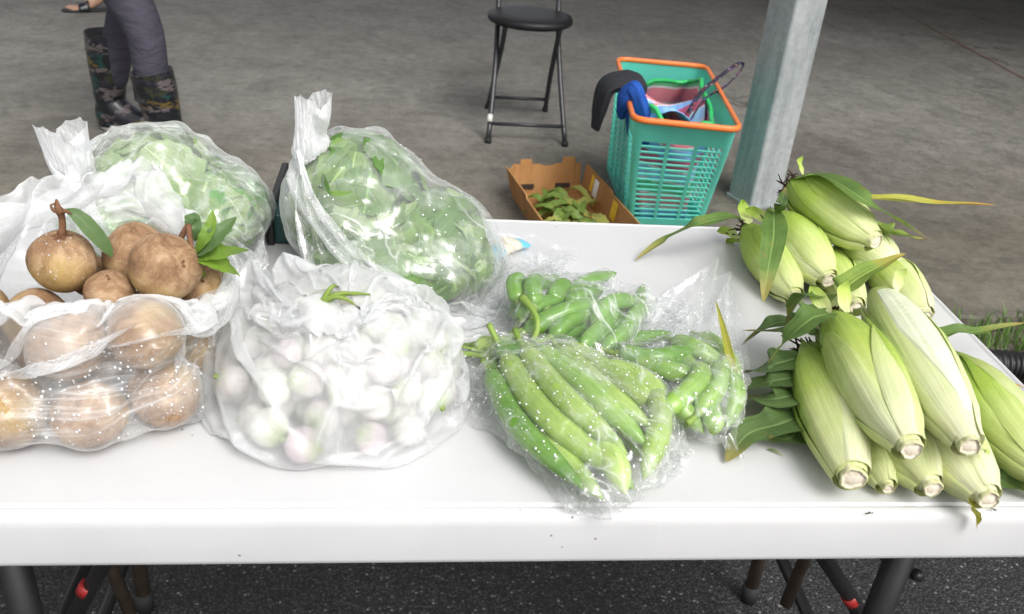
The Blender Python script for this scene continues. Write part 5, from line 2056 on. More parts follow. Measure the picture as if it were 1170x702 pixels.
keys = [(0.0, (bc[0], bc[1], T + .004), (.10, 0, 0), (0, .004, 0)),
        (0.16, (bc[0], bc[1], T + .005), (.15, 0, 0), (0, .16, 0)),
        (0.36, (bc[0], bc[1], T + .055), (.160, 0, 0), (0, .172, 0)),
        (0.58, (bc[0], bc[1] + .01, T + .125), (.130, 0, 0), (0, .125, 0)),
        (0.78, (bc[0] - .01, bc[1] + .02, T + .155), (.085, 0, 0), (0, .08, 0)),
        (1.0, (bc[0] - .02, bc[1] + .02, T + .158), (.036, 0, 0), (0, .030, 0))]
P = key_tube(keys, nv, nu, 0.003, lr)
hc = W(371, 353, T + .138)
hole_px = [(340, 345, .138), (340, 362, .134), (358, 376, .130), (385, 380, .128), (408, 370, .132), (412, 350, .138), (398, 334, .145), (370, 328, .147)]
hw = np.array([W(a, b, T + z) for a, b, z in hole_px])
hr = interp_curve(np.vstack([hw, hw[:1]]), nu + 1)[:nu]
k0 = int(np.argmax(hr[:, 0]))
hr = np.roll(hr, -k0, 0)
if np.cross(hr[10, :2] - hc[:2], hr[30, :2] - hc[:2]) < 0:
    hr = hr[::-1]
pins = {(nv - 1, j): hr[j] + np.array([0, 0, .004 * math.sin(j * 1.1)]) for j in range(0, nu, 9)}
# ridge of loose film standing up behind and left of the hole
for (a, b, z, vi, ju) in ((322, 286, .135, 0.72, 0.33), (285, 292, .120, 0.66, 0.43), (372, 300, .128, 0.70, 0.25), (440, 325, .105, 0.66, 0.15), (262, 330, .10, 0.6, 0.5)):
    pins[(int(vi * nv), int(ju * nu))] = W(a, b, T + z)
Pf = film(P, 0.515, 0.45, caps, floor=T + 0.0022, pins=pins, taper=([0, .55, .8, 1.0], [1, 1, .72, .40]), steps=46, iters=7, grav=0.00010, cling=0.00008)
Pf = crinkle(Pf, lr, 0.0010)
M_FILM_B = mat_film('dense_milky_film', tint=(0.88, 0.89, 0.895), milk=0.38, edge=0.50, slack=(0.50, 0.90, 0.16), haze_amt=0.22, crinkle=0.40, crease=0.35, streak=(18, 3), rough=0.24)
bagB, baseB = link_film(Pf, 'plastic_bag', 'dense milky plastic bag of white bulbs with a small torn opening on top', M_FILM_B)

# ================================================================== LEAFY GREENS (two knotted bags at the back)
M_GREENS = [mat_leafy('greens_dark', (0.075, 0.165, 0.036), (0.145, 0.270, 0.066), 0.45, 0.25, vein=True), mat_leafy('greens_mid', (0.15, 0.27, 0.06), (0.27, 0.41, 0.12), 0.45, 0.3, vein=True),
            mat_leafy('greens_pale', (0.27, 0.41, 0.16), (0.47, 0.58, 0.30), 0.5, 0.35, vein=True), mat_leafy('greens_bright', (0.06, 0.26, 0.02), (0.13, 0.40, 0.035), 0.4, 0.3)]
M_GSTEM = simple_mat('pale_stem', (0.38, 0.48, 0.17), 0.45, 0.4, scale=40)


def greens(label, group, c, axes, n_leaf, mats, lr, size=(0.05, 0.085), stems=8, stemdir=None):
    """a bunch of leafy greens: leaves laid in shells through an ellipsoid (c, axes)"""
    root = empty('bunch_of_greens', (c[0], c[1], c[2] - axes[2]), label, 'greens', group)
    o = np.array(root.location)
    gs = [Geo() for _ in mats]

    def inside(q, lim=0.97):
        v = (np.asarray(q) - c) / axes
        n_ = np.linalg.norm(v)
        if n_ > lim:
            q = np.asarray(c) + v / n_ * lim * np.asarray(axes)
        return np.array([q[0], q[1], max(q[2], T + 0.005)])

    for k in range(n_leaf):
        d = unit(lr.normal(size=3))
        rho = lr.uniform(0.55, 1.0) ** 0.5
        p = np.asarray(c) + d * np.asarray(axes) * rho * 0.96
        if p[2] < T + 0.004:
            p[2] = T + 0.006
        nrm = unit(d / np.asarray(axes) + lr.normal(size=3) * 0.30 / max(axes))
        t1 = unit(np.cross(nrm, lr.normal(size=3)))
        ln = lr.uniform(*size)
        bow = ln * lr.uniform(0.05, 0.28)
        pts = [p - t1 * ln * 0.75 - nrm * bow, p - t1 * ln * 0.2, p + t1 * ln * 0.35 - nrm * bow * .2, p + t1 * ln * 0.85 - nrm * bow]
        lim_ = lr.uniform(0.84, 0.99)
        pts = [inside(q, lim_) for q in pts]
        g = gs[lr.choice(len(mats), p=[m[1] for m in mats])]
        leaf_strip(g, pts, ln * lr.uniform(0.45, 0.72), up=nrm, nu=9, nv=13, fold=-0.14, wave=0.14, wfreq=2.2, ph=lr.random() * 6.28,
                   prof=lambda t_: (math.sin(math.pi * min(1, .03 + t_ * .95)) ** 0.65) * (1 + 0.10 * math.sin(t_ * 23)))
    for g in gs:
        g.v = [np.array([inside(q, 1.0) for q in vv]) for vv in g.v]
    for g, m in zip(gs, mats):
        if g.n:
            g.build('leaves', m[0], root, local=o)
    g = Geo()
    sd_ = unit(stemdir if stemdir is not None else (0, 0, 1))
    for k in range(stems):
        q = lr.normal(size=3)
        a = np.asarray(c) + sd_ * axes[0] * 0.9 + q * np.asarray(axes) * 0.22
        b = np.asarray(c) + q * np.asarray(axes) * 0.75
        a, b = inside(a, .9), inside(b, .8)
        g.tube([a, (a + b) / 2 + lr.normal(size=3) * .008, b], [0.0034, 0.003, 0.002], 7, samples=9)
    g.build('stems', M_GSTEM, root, local=o)
    return root


def ell_caps(c, axes, k=0.95):
    """cover an axis-aligned ellipsoid with a few capsules"""
    c = np.asarray(c, float)
    a = np.asarray(axes, float) * k
    out = []
    m = a.min()
    for u in np.linspace(-1, 1, 7):
        s = math.sqrt(max(0, 1 - u * u * 0.92))
        x = u * (a[0] - m * 0.55)
        h = max(0.02, min(a[1], a[2]) * s)
        e = max(0, a[1] * s - h)
        f_ = max(0, a[2] * s - h)
        p = c + [x, 0, 0]
        out.append((p - [0, e, f_], p + [0, e, f_], h))
    q = np.random.default_rng(int(abs(c[0]) * 1e4) % 999)
    for _ in range(34):                     # lumps of folded leaves
        d = unit(q.normal(size=3))
        if d[2] < -0.3:
            continue
        r_ = q.uniform(0.014, 0.026)
        p = c + d * (np.asarray(axes, float) * 0.99 - r_ * 0.72)
        e = unit(np.cross(d, q.normal(size=3))) * q.uniform(0.0, 0.03)
        out.append((p - e, p + e, r_))
    return out


# ---- centre back bag of dark greens
lr = np.random.default_rng(41)
gc = W(450, 250, T + .10)
G1 = [((gc[0] + .100, gc[1] + .0, T + .040), (.045, .085, .036)), ((gc[0] - .050, gc[1] + .03, T + .107), (.100, .105, .102)), ((gc[0] + .050, gc[1] + .0, T + .074), (.080, .100, .070)), ((gc[0] + .0, gc[1] - .055, T + .055), (.120, .08, .052))]
lb = ['small bunch of greens slumped at the far right foot of the centre back bag', 'tall bunch of dark leafy greens at the knotted end of the centre back bag', 'bunch of leafy greens at the right end of the centre back bag', 'flat bunch of greens along the front foot of the centre back bag']
caps = []
for (c, ax), l_ in zip(G1, lb):
    greens(l_, 'greens in the centre back bag', c, ax, 62, [(M_GREENS[0], .50), (M_GREENS[1], .32), (M_GREENS[2], .18)], lr, size=(.055, .10), stemdir=(-0.8, 0, 0.5))
    caps += ell_caps(c, ax)
nv, nu = 96, 140
kn = W(350, 182, T + .178)         # where the neck is twisted
tail = W(358, 116, T + .258)
keys = [(0.0, (gc[0] + .190, gc[1] - .05, T + .010), (0, .11, 0), (0, .0, .004)),
        (0.10, (gc[0] + .125, gc[1] - .05, T + .022), (0, .13, 0), (-.01, 0, .020)),
        (0.28, (gc[0] + .045, gc[1] - .01, T + .080), (0, .15, 0), (-.03, 0, .085)),
        (0.50, (gc[0] - .05, gc[1] + .0, T + .105), (0, .15, 0), (-.04, 0, .110)),
        (0.62, (gc[0] - .115, gc[1] + .01, T + .125), (0, .12, 0), (-.05, 0, .09)),
        (0.70, kn - np.array([0, 0, 0.0]), (0, .030, 0), (-.020, 0, .022)),
        (0.76, kn + (tail - kn) * .22, (0.012, .012, 0), (-.016, 0.010, .010)),
        (1.0, tail + np.array([0, 0, .015]), (0.028, .018, 0), (-.016, .022, .010))]
P = key_tube(keys, nv, nu, 0.003, lr)
pins = {}
iv = int(0.74 * nv)
th = np.linspace(0, 2 * math.pi, nu + 1)[:-1]
for j in range(0, nu, 2):
    rr = 0.017 + 0.005 * math.sin(5 * th[j])
    pins[(iv, j)] = kn + (tail - kn) * .16 + np.array([rr * math.cos(th[j]) * .6, rr * math.cos(th[j]), rr * math.sin(th[j])])
for j in range(0, nu, 10):
    pins[(nv - 1, j)] = tail + np.array([0.018 * math.cos(th[j]) + 0.008 * math.sin(3 * th[j]), 0.020 * math.sin(th[j]), 0.014 * math.sin(2 * th[j])])
for j_, p_ in ((0, (566, 268, .012)), (nu // 2, (560, 335, .006)), (nu // 4, (585, 300, .012)), (3 * nu // 4, (585, 302, .004))):
    pins[(0, j_)] = W(p_[0], p_[1], T + p_[2])
Pf = film(P, 0.425, 0.60, caps, floor=T + 0.0022, pins=pins, taper=([0, .55, .74, 1], [1, 1, .17, .10]), steps=46, iters=7, grav=0.00014, cling=0.00016)
Pf = crinkle(Pf, lr, 0.0012)
M_FILM_C = mat_film('clear_milky_film', milk=0.09, edge=0.50, haze_amt=0.24, crinkle=0.5, haze_scale=14, crease=0.6, streak=(22, 6), slack=(0.58, 0.74, 0.40))
bagC, baseC = link_film(Pf, 'plastic_bag', 'knotted milky bag of dark leafy greens at the back centre of the table', M_FILM_C)
beads(Pf, bagC, 420, lr, region=lambda p: T + .03 < p[2] < T + 0.19 and p[0] < gc[0] + .12, rmin=0.0006, rmax=0.0018, local=baseC, patches=12)

# ---- left back bag of pale greens
lr = np.random.default_rng(51)
hc_ = W(208, 225, T + .09)
hc_ = hc_ - np.array([.016, 0, 0])
G2 = [((hc_[0] - .02, hc_[1] + .03, T + .089), (.100, .100, .085)), ((hc_[0] + .055, hc_[1] + .01, T + .068), (.080, .10, .064)), ((hc_[0] - .075, hc_[1] + .0, T + .052), (.085, .09, .048))]
lb = ['tall bunch of pale leafy greens in the middle of the left back bag', 'bunch of leafy greens with bright green blades at the right of the left back bag', 'low bunch of pale greens near the knot of the left back bag']
caps = []
for k, ((c, ax), l_) in enumerate(zip(G2, lb)):
    mm = [(M_GREENS[0], .10), (M_GREENS[1], .30), (M_GREENS[2], .45), (M_GREENS[3], .15)] if k != 1 else [(M_GREENS[0], .10), (M_GREENS[1], .25), (M_GREENS[2], .35), (M_GREENS[3], .30)]
    greens(l_, 'greens in the left back bag', c, ax, 58, mm, lr, size=(.045, .08), stemdir=(-0.8, 0, 0.4))
    caps += ell_caps(c, ax)
nv, nu = 92, 136
kn = W(92, 182, T + .165)
tail = W(70, 148, T + .205)
keys = [(0.0, (hc_[0] + .150, hc_[1] + .02, T + .045), (0, .085, 0), (0, .0, .043)),
        (0.10, (hc_[0] + .125, hc_[1] + .02, T + .07), (0, .11, 0), (-.01, 0, .068)),
        (0.30, (hc_[0] + .03, hc_[1] + .02, T + .085), (0, .14, 0), (-.02, 0, .085)),
        (0.52, (hc_[0] - .07, hc_[1] + .02, T + .085), (0, .13, 0), (-.04, 0, .080)),
        (0.70, kn * .55 + np.array([hc_[0] - .10, hc_[1], T + .12]) * .45, (0, .07, 0), (-.03, 0, .05)),
        (0.78, kn, (0, .016, 0), (-.010, 0, .012)),
        (0.84, kn + (tail - kn) * .25, (0.014, .014, 0), (-.014, 0.010, .010)),
        (1.0, tail + (tail - kn) * 0.1, (0.030, .020, 0), (-.016, .022, .012))]
P = key_tube(keys, nv, nu, 0.003, lr)
pins = {}
iv = int(0.79 * nv)
th = np.linspace(0, 2 * math.pi, nu + 1)[:-1]
for j in range(0, nu, 2):
    rr = 0.014 + 0.004 * math.sin(5 * th[j])
    pins[(iv, j)] = kn + np.array([rr * math.cos(th[j]) * .6, rr * math.cos(th[j]), rr * math.sin(th[j])])
for j in range(0, nu, 10):
    pins[(nv - 1, j)] = tail + np.array([0.026 * math.cos(th[j]) + 0.008 * math.sin(3 * th[j]), 0.024 * math.sin(th[j]), 0.012 * math.sin(2 * th[j])])
Pf = film(P, 0.385, 0.51, caps, floor=T + 0.0022, pins=pins, taper=([0, .55, .78, 1], [1, 1, .18, .13]), steps=46, iters=7, grav=0.00014, cling=0.00016)
Pf = crinkle(Pf, lr, 0.0012)
M_FILM_D = mat_film('frosted_film', milk=0.14, edge=0.50, haze_amt=0.46, crinkle=0.5, haze_scale=24, crease=0.55, slack=(0.62, 0.78, 0.40))
bagD, baseD = link_film(Pf, 'plastic_bag', 'frosted knotted bag of pale leafy greens at the left back of the table', M_FILM_D)

# ================================================================== GREEN PEPPERS, GOURDS
def mat_skinveg(name, a, b, rough=0.28, streak=True):
    t = NT(name)
    c = t.coord('Object')
    sep = t.n('ShaderNodeSeparateXYZ')
    uv = t.coord('UV')
    t.l(uv, sep.inputs[0])
    f = t.noise(c, 20, 5, 0.6, 0.4)
    k = t.ramp(f, [(0.3, a), (0.7, b)])
    if streak:
        ln = t.noise(t.coord('UV', (16, 1.0, 1)), 1.0, 4, 0.6)
        k = t.mix(0.7, k, t.ramp(ln, [(0.32, (0.75, 0.80, 0.7)), (0.5, (1, 1, 1)), (0.7, (1.25, 1.2, 1.3))]), 'MULTIPLY')
    oi = t.n('ShaderNodeObjectInfo')
    k = t.mix(1.0, k, t.ramp(oi.outputs['Random'], [(0, (0.82, 0.84, 0.8)), (1, (1.2, 1.14, 1.2))]), 'MULTIPLY')
    return t.done(t.bsdf(k, rough, 0.5, t.bump(f, 0.08, 0.002)))


M_PEP = mat_skinveg('green_pepper_skin', (0.085, 0.22, 0.022), (0.16, 0.32, 0.040), 0.22)
M_PEPL = mat_skinveg('light_pepper_skin', (0.15, 0.31, 0.045), (0.29, 0.44, 0.095), 0.3)
M_GOURD = mat_skinveg('pale_green_eggplant_skin', (0.22, 0.36, 0.055), (0.40, 0.54, 0.13), 0.28)
M_PST = mat_leafy('pepper_stalk', (0.18, 0.30, 0.05), (0.30, 0.41, 0.10), 0.5, 0.15)


def long_veg(name, label, cat, group, pts, R, mat, lr, stem=0.035, prof=None, lobes=0.0, ns=26, stem_r=0.0036, stemcurve=None):
    """a long fruit along pts (stalk end first)"""
    pts = np.asarray(pts, float)
    root = empty(name, pts[len(pts) // 2], label, cat, group)
    o = np.array(root.location)
    c = interp_curve(pts, ns)
    prof = prof or (lambda t_: (1 - (1 - min(1, t_ / 0.14)) ** 2.2 * 0.55) * (1 - max(0, (t_ - 0.62) / 0.38) ** 2.0 * 0.80))
    tang = np.gradient(c, axis=0)
    tang /= np.linalg.norm(tang, axis=1)[:, None]
    a = unit(np.cross(tang[0], [0.1, 0.2, 0.97]))
    th = np.linspace(0, 2 * math.pi, 25)[:-1]
    ph = lr.random(3) * 6.28
    rows = []
    for k in range(ns):
        t_ = k / (ns - 1)
        a = unit(a - tang[k] * np.dot(a, tang[k]))
        b = np.cross(tang[k], a)
        end = min(1, (1 - t_) * 14) ** 0.5 if t_ > 0.93 else 1.0
        r = R * prof(t_) * end * (1 + lobes * np.sin(3 * th + ph[0] + t_ * 1.5) + 0.03 * math.sin(t_ * 9 + ph[1]))
        rows.append(c[k] + np.cos(th)[:, None] * a * r[:, None] + np.sin(th)[:, None] * b * r[:, None])
    g = Geo()
    g.grid(np.array(rows), wrap=True, cap0=True, cap1=True)
    g.build('flesh', mat, root, local=o)
    d = -tang[0]
    g = Geo()
    r0 = R * prof(0)
    e = stemcurve if stemcurve is not None else lr.normal(size=3) * 0.35
    e = np.asarray(e, float)
    s1 = c[0] + d * stem * 0.5 + e * stem * 0.12
    s2 = c[0] + d * stem + e * stem * 0.45
    s1[2], s2[2] = max(s1[2], T + .006), max(s2[2], T + .006)
    g.tube([c[0] + tang[0] * 0.007, c[0] - tang[0] * 0.0005, c[0] + d * 0.006], [r0 * 1.04, r0 * 0.90, stem_r * 1.3], 14, samples=8)
    cal = g.build('calyx', M_PST, root, local=o)
    g = Geo()
    g.tube([c[0] + d * 0.004, s1, s2], [stem_r * 1.2, stem_r, stem_r * 1.15], 8, samples=10)
    g.build('stalk', M_PST, cal, local=o)
    return root, [(c[k], c[min(k + 5, ns - 1)], R * prof(min(1, (k + 2) / ns)) * 0.97) for k in range(0, ns - 1, 5)]


# ---- front bag: long pale green eggplants, stalks to the upper left, tips to the lower right
lr = np.random.default_rng(61)
caps = []
GL = [   # (stalk px, py, z), (mid), (tip), R
    ((578, 408, .040), (625, 470, .046), (712, 545, .034), .0195, 'long pale green eggplant lying on top of the front bag down its middle'),
    ((598, 420, .022), (625, 490, .026), (690, 572, .020), .0190, 'long green eggplant along the left front edge of the front bag'),
    ((615, 400, .050), (665, 440, .056), (740, 510, .040), .0190, 'thick green eggplant on top of the front bag, right of the middle one'),
    ((640, 395, .030), (700, 430, .040), (762, 478, .024), .0185, 'green eggplant at the right upper edge of the front bag'),
    ((560, 415, .018), (590, 470, .018), (650, 545, .018), .0165, 'slim green eggplant low at the far left of the front bag'),
    ((650, 430, .018), (700, 480, .018), (750, 530, .020), .0180, 'green eggplant low beneath the right side of the front bag'),
    ((545, 395, .018), (580, 405, .030), (640, 420, .034), .0170, 'short green eggplant crosswise at the stalk end of the front bag'),
    ((620, 450, .017), (670, 510, .017), (725, 560, .018), .0170, 'green eggplant flat on the table under the middle of the front bag'),
    ((752, 448, .036), (757, 490, .040), (735, 548, .024), .0175, 'yellowish eggplant curved across the right tip of the front bag'),
    ((570, 400, .034), (600, 412, .044), (648, 430, .046), .0170, 'short green eggplant on top at the stalk end of the front bag'),
    ((690, 420, .038), (730, 440, .044), (766, 470, .030), .0180, 'green eggplant on top at the right shoulder of the front bag'),
    ((660, 400, .016), (715, 440, .016), (765, 500, .017), .0170, 'green eggplant low at the right edge of the front bag'),
    ((575, 440, .016), (610, 490, .016), (665, 550, .016), .0160, 'green eggplant low behind the left front edge of the front bag'),
    ((600, 400, .056), (650, 455, .066), (718, 520, .050), .0170, 'slender green eggplant across the crown of the front bag'),
    ((560, 425, .034), (605, 485, .040), (668, 560, .030), .0165, 'slender green eggplant above the left front edge of the front bag'),
    ((640, 400, .050), (690, 440, .058), (745, 490, .044), .0165, 'slender green eggplant near the upper right edge of the front bag'),
    ((665, 470, .040), (695, 510, .042), (715, 565, .030), .0175, 'green eggplant lying over the tip of the front bag'),
]
for a, b, c, R, l_ in GL:
    R *= 0.80
    gi = len(caps)
    pts = [W(p[0], p[1], T + p[2] + .004) for p in (a, b, c)]
    pts[1] = pts[1] + lr.normal(size=3) * [.008, .008, .002]
    _, cp = long_veg('green_eggplant', l_, 'eggplant', 'long green eggplants in the front bag', pts, R, (M_GOURD, M_GOURD, M_PEPL, M_GOURD, M_PEP)[gi // 5 % 5], lr, stem=0.03 + 0.02 * lr.random())
    caps += cp
for (a, b) in (((514, 403, .02), (545, 406, .022)), ((527, 396, .03), (550, 402, .024))):
    q0, q1 = W(a[0], a[1], T + a[2]), W(b[0], b[1], T + b[2])
    r_ = empty('loose_stalk', q1, 'thick green stalk poking out of the front bag to the left' if a[0] < 520 else 'thin green stalk poking up behind the thick one at the front bag', 'stalk')
    g = Geo()
    g.tube([q1 + (q1 - q0) * .8 - np.array([0, 0, .004]), q1, q0], [0.004, 0.0036, 0.0040] if a[0] < 520 else [.0026, .0022, .0018], 9, samples=12)
    g.build('stalk', M_PST, r_, local=q1)
nv, nu = 92, 110
A0, A1 = W(545, 405, T + .03), W(715, 545, T + .03)
ax = unit(np.array([A1[0] - A0[0], A1[1] - A0[1], 0]))
sdv = np.array([-ax[1], ax[0], 0])
mid = (A0 + A1) / 2
keys = [(0.0, A1 + ax * 0.045 - [0, 0, .022], sdv * .095, (0, 0, .003)),
        (0.12, A1 + ax * 0.02 + sdv * .018 - [0, 0, .010], sdv * .115, (0, 0, .030)),
        (0.35, mid + ax * .05 + sdv * .026, sdv * .130, (0, 0, .052)),
        (0.62, mid - ax * .07 + sdv * .022, sdv * .122, (0, 0, .052)),
        (0.82, A0 + ax * .005 + sdv * .012, sdv * .082, (0, 0, .040)),
        (1.0, A0 - ax * .035 - [0, 0, .008], sdv * .035, (0, 0, .020))]
P = key_tube(keys, nv, nu, 0.003, lr)
pins = {}
for j, (px, py, z) in {0: (545, 380, .035), nu // 4: (528, 385, .045), nu // 2: (533, 425, .010), 3 * nu // 4: (530, 402, .006), nu // 8: (535, 378, .045), 3 * nu // 8: (525, 408, .035)}.items():
    pins[(nv - 1, j)] = W(px, py, T + z)
for j, (px, py, z) in {0: (768, 505, .010), nu // 2: (682, 572, .004), nu // 4: (728, 552, .008), 3 * nu // 4: (728, 552, .005)}.items():
    pins[(0, j)] = W(px, py, T + z)
Pf = film(P, 0.232, 0.350, caps, floor=T + 0.0022, pins=pins, steps=46, iters=7, grav=0.00010, cling=0.00009, seam=True)
Pf = crinkle(Pf, lr, 0.0012)
M_FILM_E = mat_film('clear_wet_film', milk=0.015, edge=0.38, haze_amt=0.20, crinkle=0.55, haze_scale=17, streak=(18, 4), rough=0.10, crease=0.6)
bagE, baseE = link_film(Pf, 'plastic_bag', 'clear wet bag of long green eggplants nearest the front edge of the table', M_FILM_E)
beads(Pf, bagE, 700, lr, rmin=0.0005, rmax=0.0017, local=baseE, patches=22)

# ---- middle bag: dark green peppers, open towards the back left
lr = np.random.default_rng(71)
caps = []
PL = [
    ((592, 345, .050), (588, 325, .060), (600, 318, .058), .0135), ((610, 350, .055), (612, 330, .064), (618, 318, .055), .0150), ((630, 345, .05), (638, 330, .058), (650, 322, .055), .0150),
    ((650, 350, .045), (665, 335, .054), (690, 330, .045), .0150), ((600, 380, .035), (640, 360, .048), (690, 345, .044), .0150), ((620, 395, .025), (665, 375, .035), (715, 360, .032), .0150),
    ((600, 370, .020), (640, 350, .020), (680, 325, .02), .0150), ((640, 400, .015), (690, 385, .016), (735, 365, .016), .0145), ((590, 360, .018), (605, 335, .018), (640, 315, .018), .0150),
    ((700, 395, .022), (715, 360, .03), (735, 325, .02), .0140), ((680, 370, .046), (705, 352, .05), (730, 345, .035), .0140), ((665, 395, .04), (690, 365, .05), (700, 345, .048), .0135),
    ((610, 372, .040), (650, 356, .052), (705, 350, .040), .0135), ((630, 385, .038), (675, 368, .044), (725, 350, .03), .0135), ((655, 400, .03), (705, 380, .034), (742, 350, .024), .0135),
    ((596, 365, .036), (620, 350, .050), (655, 338, .05), .0130), ((690, 400, .036), (720, 375, .04), (738, 338, .03), .0130), ((640, 345, .030), (670, 325, .034), (705, 312, .022), .0130),
]
for k, (a, b, c, R) in enumerate(PL):
    R *= 0.84
    pts = [W(p[0], p[1], T + p[2] + .002) for p in (a, b, c)]
    pts[1] = pts[1] + lr.normal(size=3) * [.010, .010, .004]
    lab = {0: 'curved green pepper at the left end of the bag opening', 1: 'bright green pepper with a long curling stalk in the bag opening', 2: 'dark green pepper right of centre in the bag opening', 3: 'green pepper at the right end of the bag opening'}.get(k, 'green pepper covered by the film of the middle bag')
    _, cp = long_veg('green_pepper', lab, 'pepper', 'green peppers in the middle bag', pts, R, M_PEP, lr, stem=0.03, lobes=0.05)
    caps += cp
q = [W(*p) for p in ((597, 341, T + .066), (607, 352, T + .068), (614, 366, T + .062), (613, 380, T + .052), (608, 390, T + .046))]
r_ = empty('curled_stalk', q[2], 'long curling pale green pepper stalk hanging out of the bag opening', 'stalk')
g = Geo()
g.tube(q, [0.0065, 0.0042, 0.0036, 0.0036, 0.0042], 9, samples=24)
g.build('stalk', M_PST, r_, local=q[2])
nv, nu = 92, 120
A0, A1 = W(590, 325, T + .04), W(722, 372, T + .03)
ax = unit(np.array([A1[0] - A0[0], A1[1] - A0[1], 0]))
sdv = np.array([-ax[1], ax[0], 0])
mid = (A0 + A1) / 2 + sdv * .005
keys = [(0.0, A1 + ax * 0.05 - [0, 0, .02], sdv * .10, (0, 0, .004)),
        (0.15, A1 + ax * 0.03 - [0, 0, .004], sdv * .12, (0, 0, .03)),
        (0.40, mid + ax * .02 + [0, 0, .002], sdv * .125, (0, 0, .046)),
        (0.62, mid - ax * .055 + [0, 0, .006], sdv * .12, (0, 0, .052)),
        (0.80, A0 - ax * .03 + [0, 0, .006], sdv * .105, (0, 0, .046)),
        (1.0, A0 - ax * .085 - [0, 0, .005], sdv * .10, (0, 0, .030))]
P = key_tube(keys, nv, nu, 0.003, lr)
pins = {}
# mouth: upper flap drawn back to the upper left over the table, lower flap folded under the peppers' stalks
for j, (px, py, z) in {0: (665, 288, .010), nu // 8: (610, 267, .024), nu // 4: (558, 257, .034), 3 * nu // 8: (520, 285, .034), nu // 2: (504, 314, .014), 5 * nu // 8: (525, 335, .004), 3 * nu // 4: (570, 305, .003), 7 * nu // 8: (620, 288, .003)}.items():
    pins[(nv - 1, j)] = W(px, py, T + z)
for j in range(nu // 8, nu // 8 + 1):
    pass
caps.append((W(562, 290, T + .004), W(610, 269, T + .004), .019))
Pf = film(P, 0.26, 0.40, caps, floor=T + 0.0022, pins=pins, steps=46, iters=7, grav=0.00010, cling=0.00005)
Pf = crinkle(Pf, lr, 0.0014)
M_FILM_F = mat_film('clear_creased_film', milk=0.02, edge=0.45, haze_amt=0.16, crinkle=0.6, haze_scale=13, streak=(12, 5), rough=0.10, crease=1.0)
bagF, baseF = link_film(Pf, 'plastic_bag', 'open clear bag of dark green peppers in the middle of the table', M_FILM_F)
beads(Pf, bagF, 160, lr, rmin=0.0006, rmax=0.0016, local=baseF, patches=5)

# ---- right bag: mixed light peppers with a peaked empty end
lr = np.random.default_rng(81)
caps = []
QL = [
    ((708, 405, .042), (750, 412, .050), (800, 398, .040), .0175), ((715, 425, .022), (760, 430, .030), (815, 425, .026), .0160), ((735, 440, .018), (760, 460, .022), (790, 490, .018), .0160),
    ((770, 400, .030), (800, 430, .042), (820, 470, .030), .0170), ((800, 385, .020), (825, 415, .030), (838, 450, .020), .0160), ((790, 440, .020), (810, 465, .022), (835, 485, .016), .0150),
    ((690, 400, .018), (720, 390, .020), (770, 380, .020), .0150), ((760, 470, .045), (785, 440, .052), (800, 415, .046), .0150), ((800, 470, .045), (815, 440, .05), (828, 410, .04), .0150),
    ((725, 415, .040), (765, 425, .046), (812, 440, .036), .0145), ((745, 460, .030), (770, 475, .034), (805, 495, .022), .0140), ((815, 420, .045), (828, 450, .040), (830, 490, .022), .0140),
    ((700, 415, .030), (730, 440, .034), (765, 470, .026), .0140), ((770, 390, .038), (800, 400, .044), (832, 420, .034), .0135), ((780, 440, .040), (800, 470, .040), (815, 498, .024), .0135),
]
for k, (a, b, c, R) in enumerate(QL):
    R *= 0.84
    pts = [W(p[0], p[1], T + p[2] + .002) for p in (a, b, c)]
    pts[1] = pts[1] + lr.normal(size=3) * [.008, .008, .004]
    lab = {0: 'long light green pepper lying crosswise on top of the right bag'}.get(k, 'light green pepper inside the peaked right bag')
    _, cp = long_veg('green_pepper', lab, 'pepper', 'light green peppers in the right bag', pts, R, M_PEP if k in (0, 1, 6) else M_PEPL, lr, stem=0.02, lobes=0.06)
    caps += cp
nv, nu = 86, 110
A0, A1 = W(800, 385, T + .03), W(775, 470, T + .03)
ax = unit(np.array([A1[0] - A0[0], A1[1] - A0[1], 0]))
sdv = np.array([-ax[1], ax[0], 0])
mid = (A0 + A1) / 2 - np.array([0.012, 0, 0])
keys = [(0.0, A1 + ax * 0.04 - [0, 0, .018], sdv * .10, (0, 0, .004)),
        (0.15, A1 + ax * 0.015, sdv * .115, (0, 0, .034)),
        (0.40, mid, sdv * .115, (0, 0, .046)),
        (0.60, A0 - ax * .0, sdv * .10, (0, 0, .040)),
        (0.80, A0 - ax * .07 + [0, 0, .02], sdv * .08, (0, 0, .034)),
        (1.0, A0 - ax * .14 + [0, 0, .035], sdv * .062, (0, 0, .012))]
P = key_tube(keys, nv, nu, 0.003, lr)
pins = {}
for j, (px, py, z) in {0: (832, 320, .03), nu // 4: (822, 293, .080), nu // 2: (745, 352, .022), 3 * nu // 4: (800, 340, .006), nu // 8: (836, 310, .06), 3 * nu // 8: (780, 320, .06)}.items():
    pins[(nv - 1, j)] = W(px, py, T + z)
Pf = film(P, 0.205, 0.335, caps, floor=T + 0.0022, pins=pins, steps=46, iters=7, grav=0.00006, cling=0.00006)
Pf = crinkle(Pf, lr, 0.0014)
bagG, baseG = link_film(Pf, 'plastic_bag', 'clear bag of light green peppers with a peaked empty end beside the corn', M_FILM_E)
beads(Pf, bagG, 420, lr, rmin=0.0006, rmax=0.0016, local=baseG, patches=6)
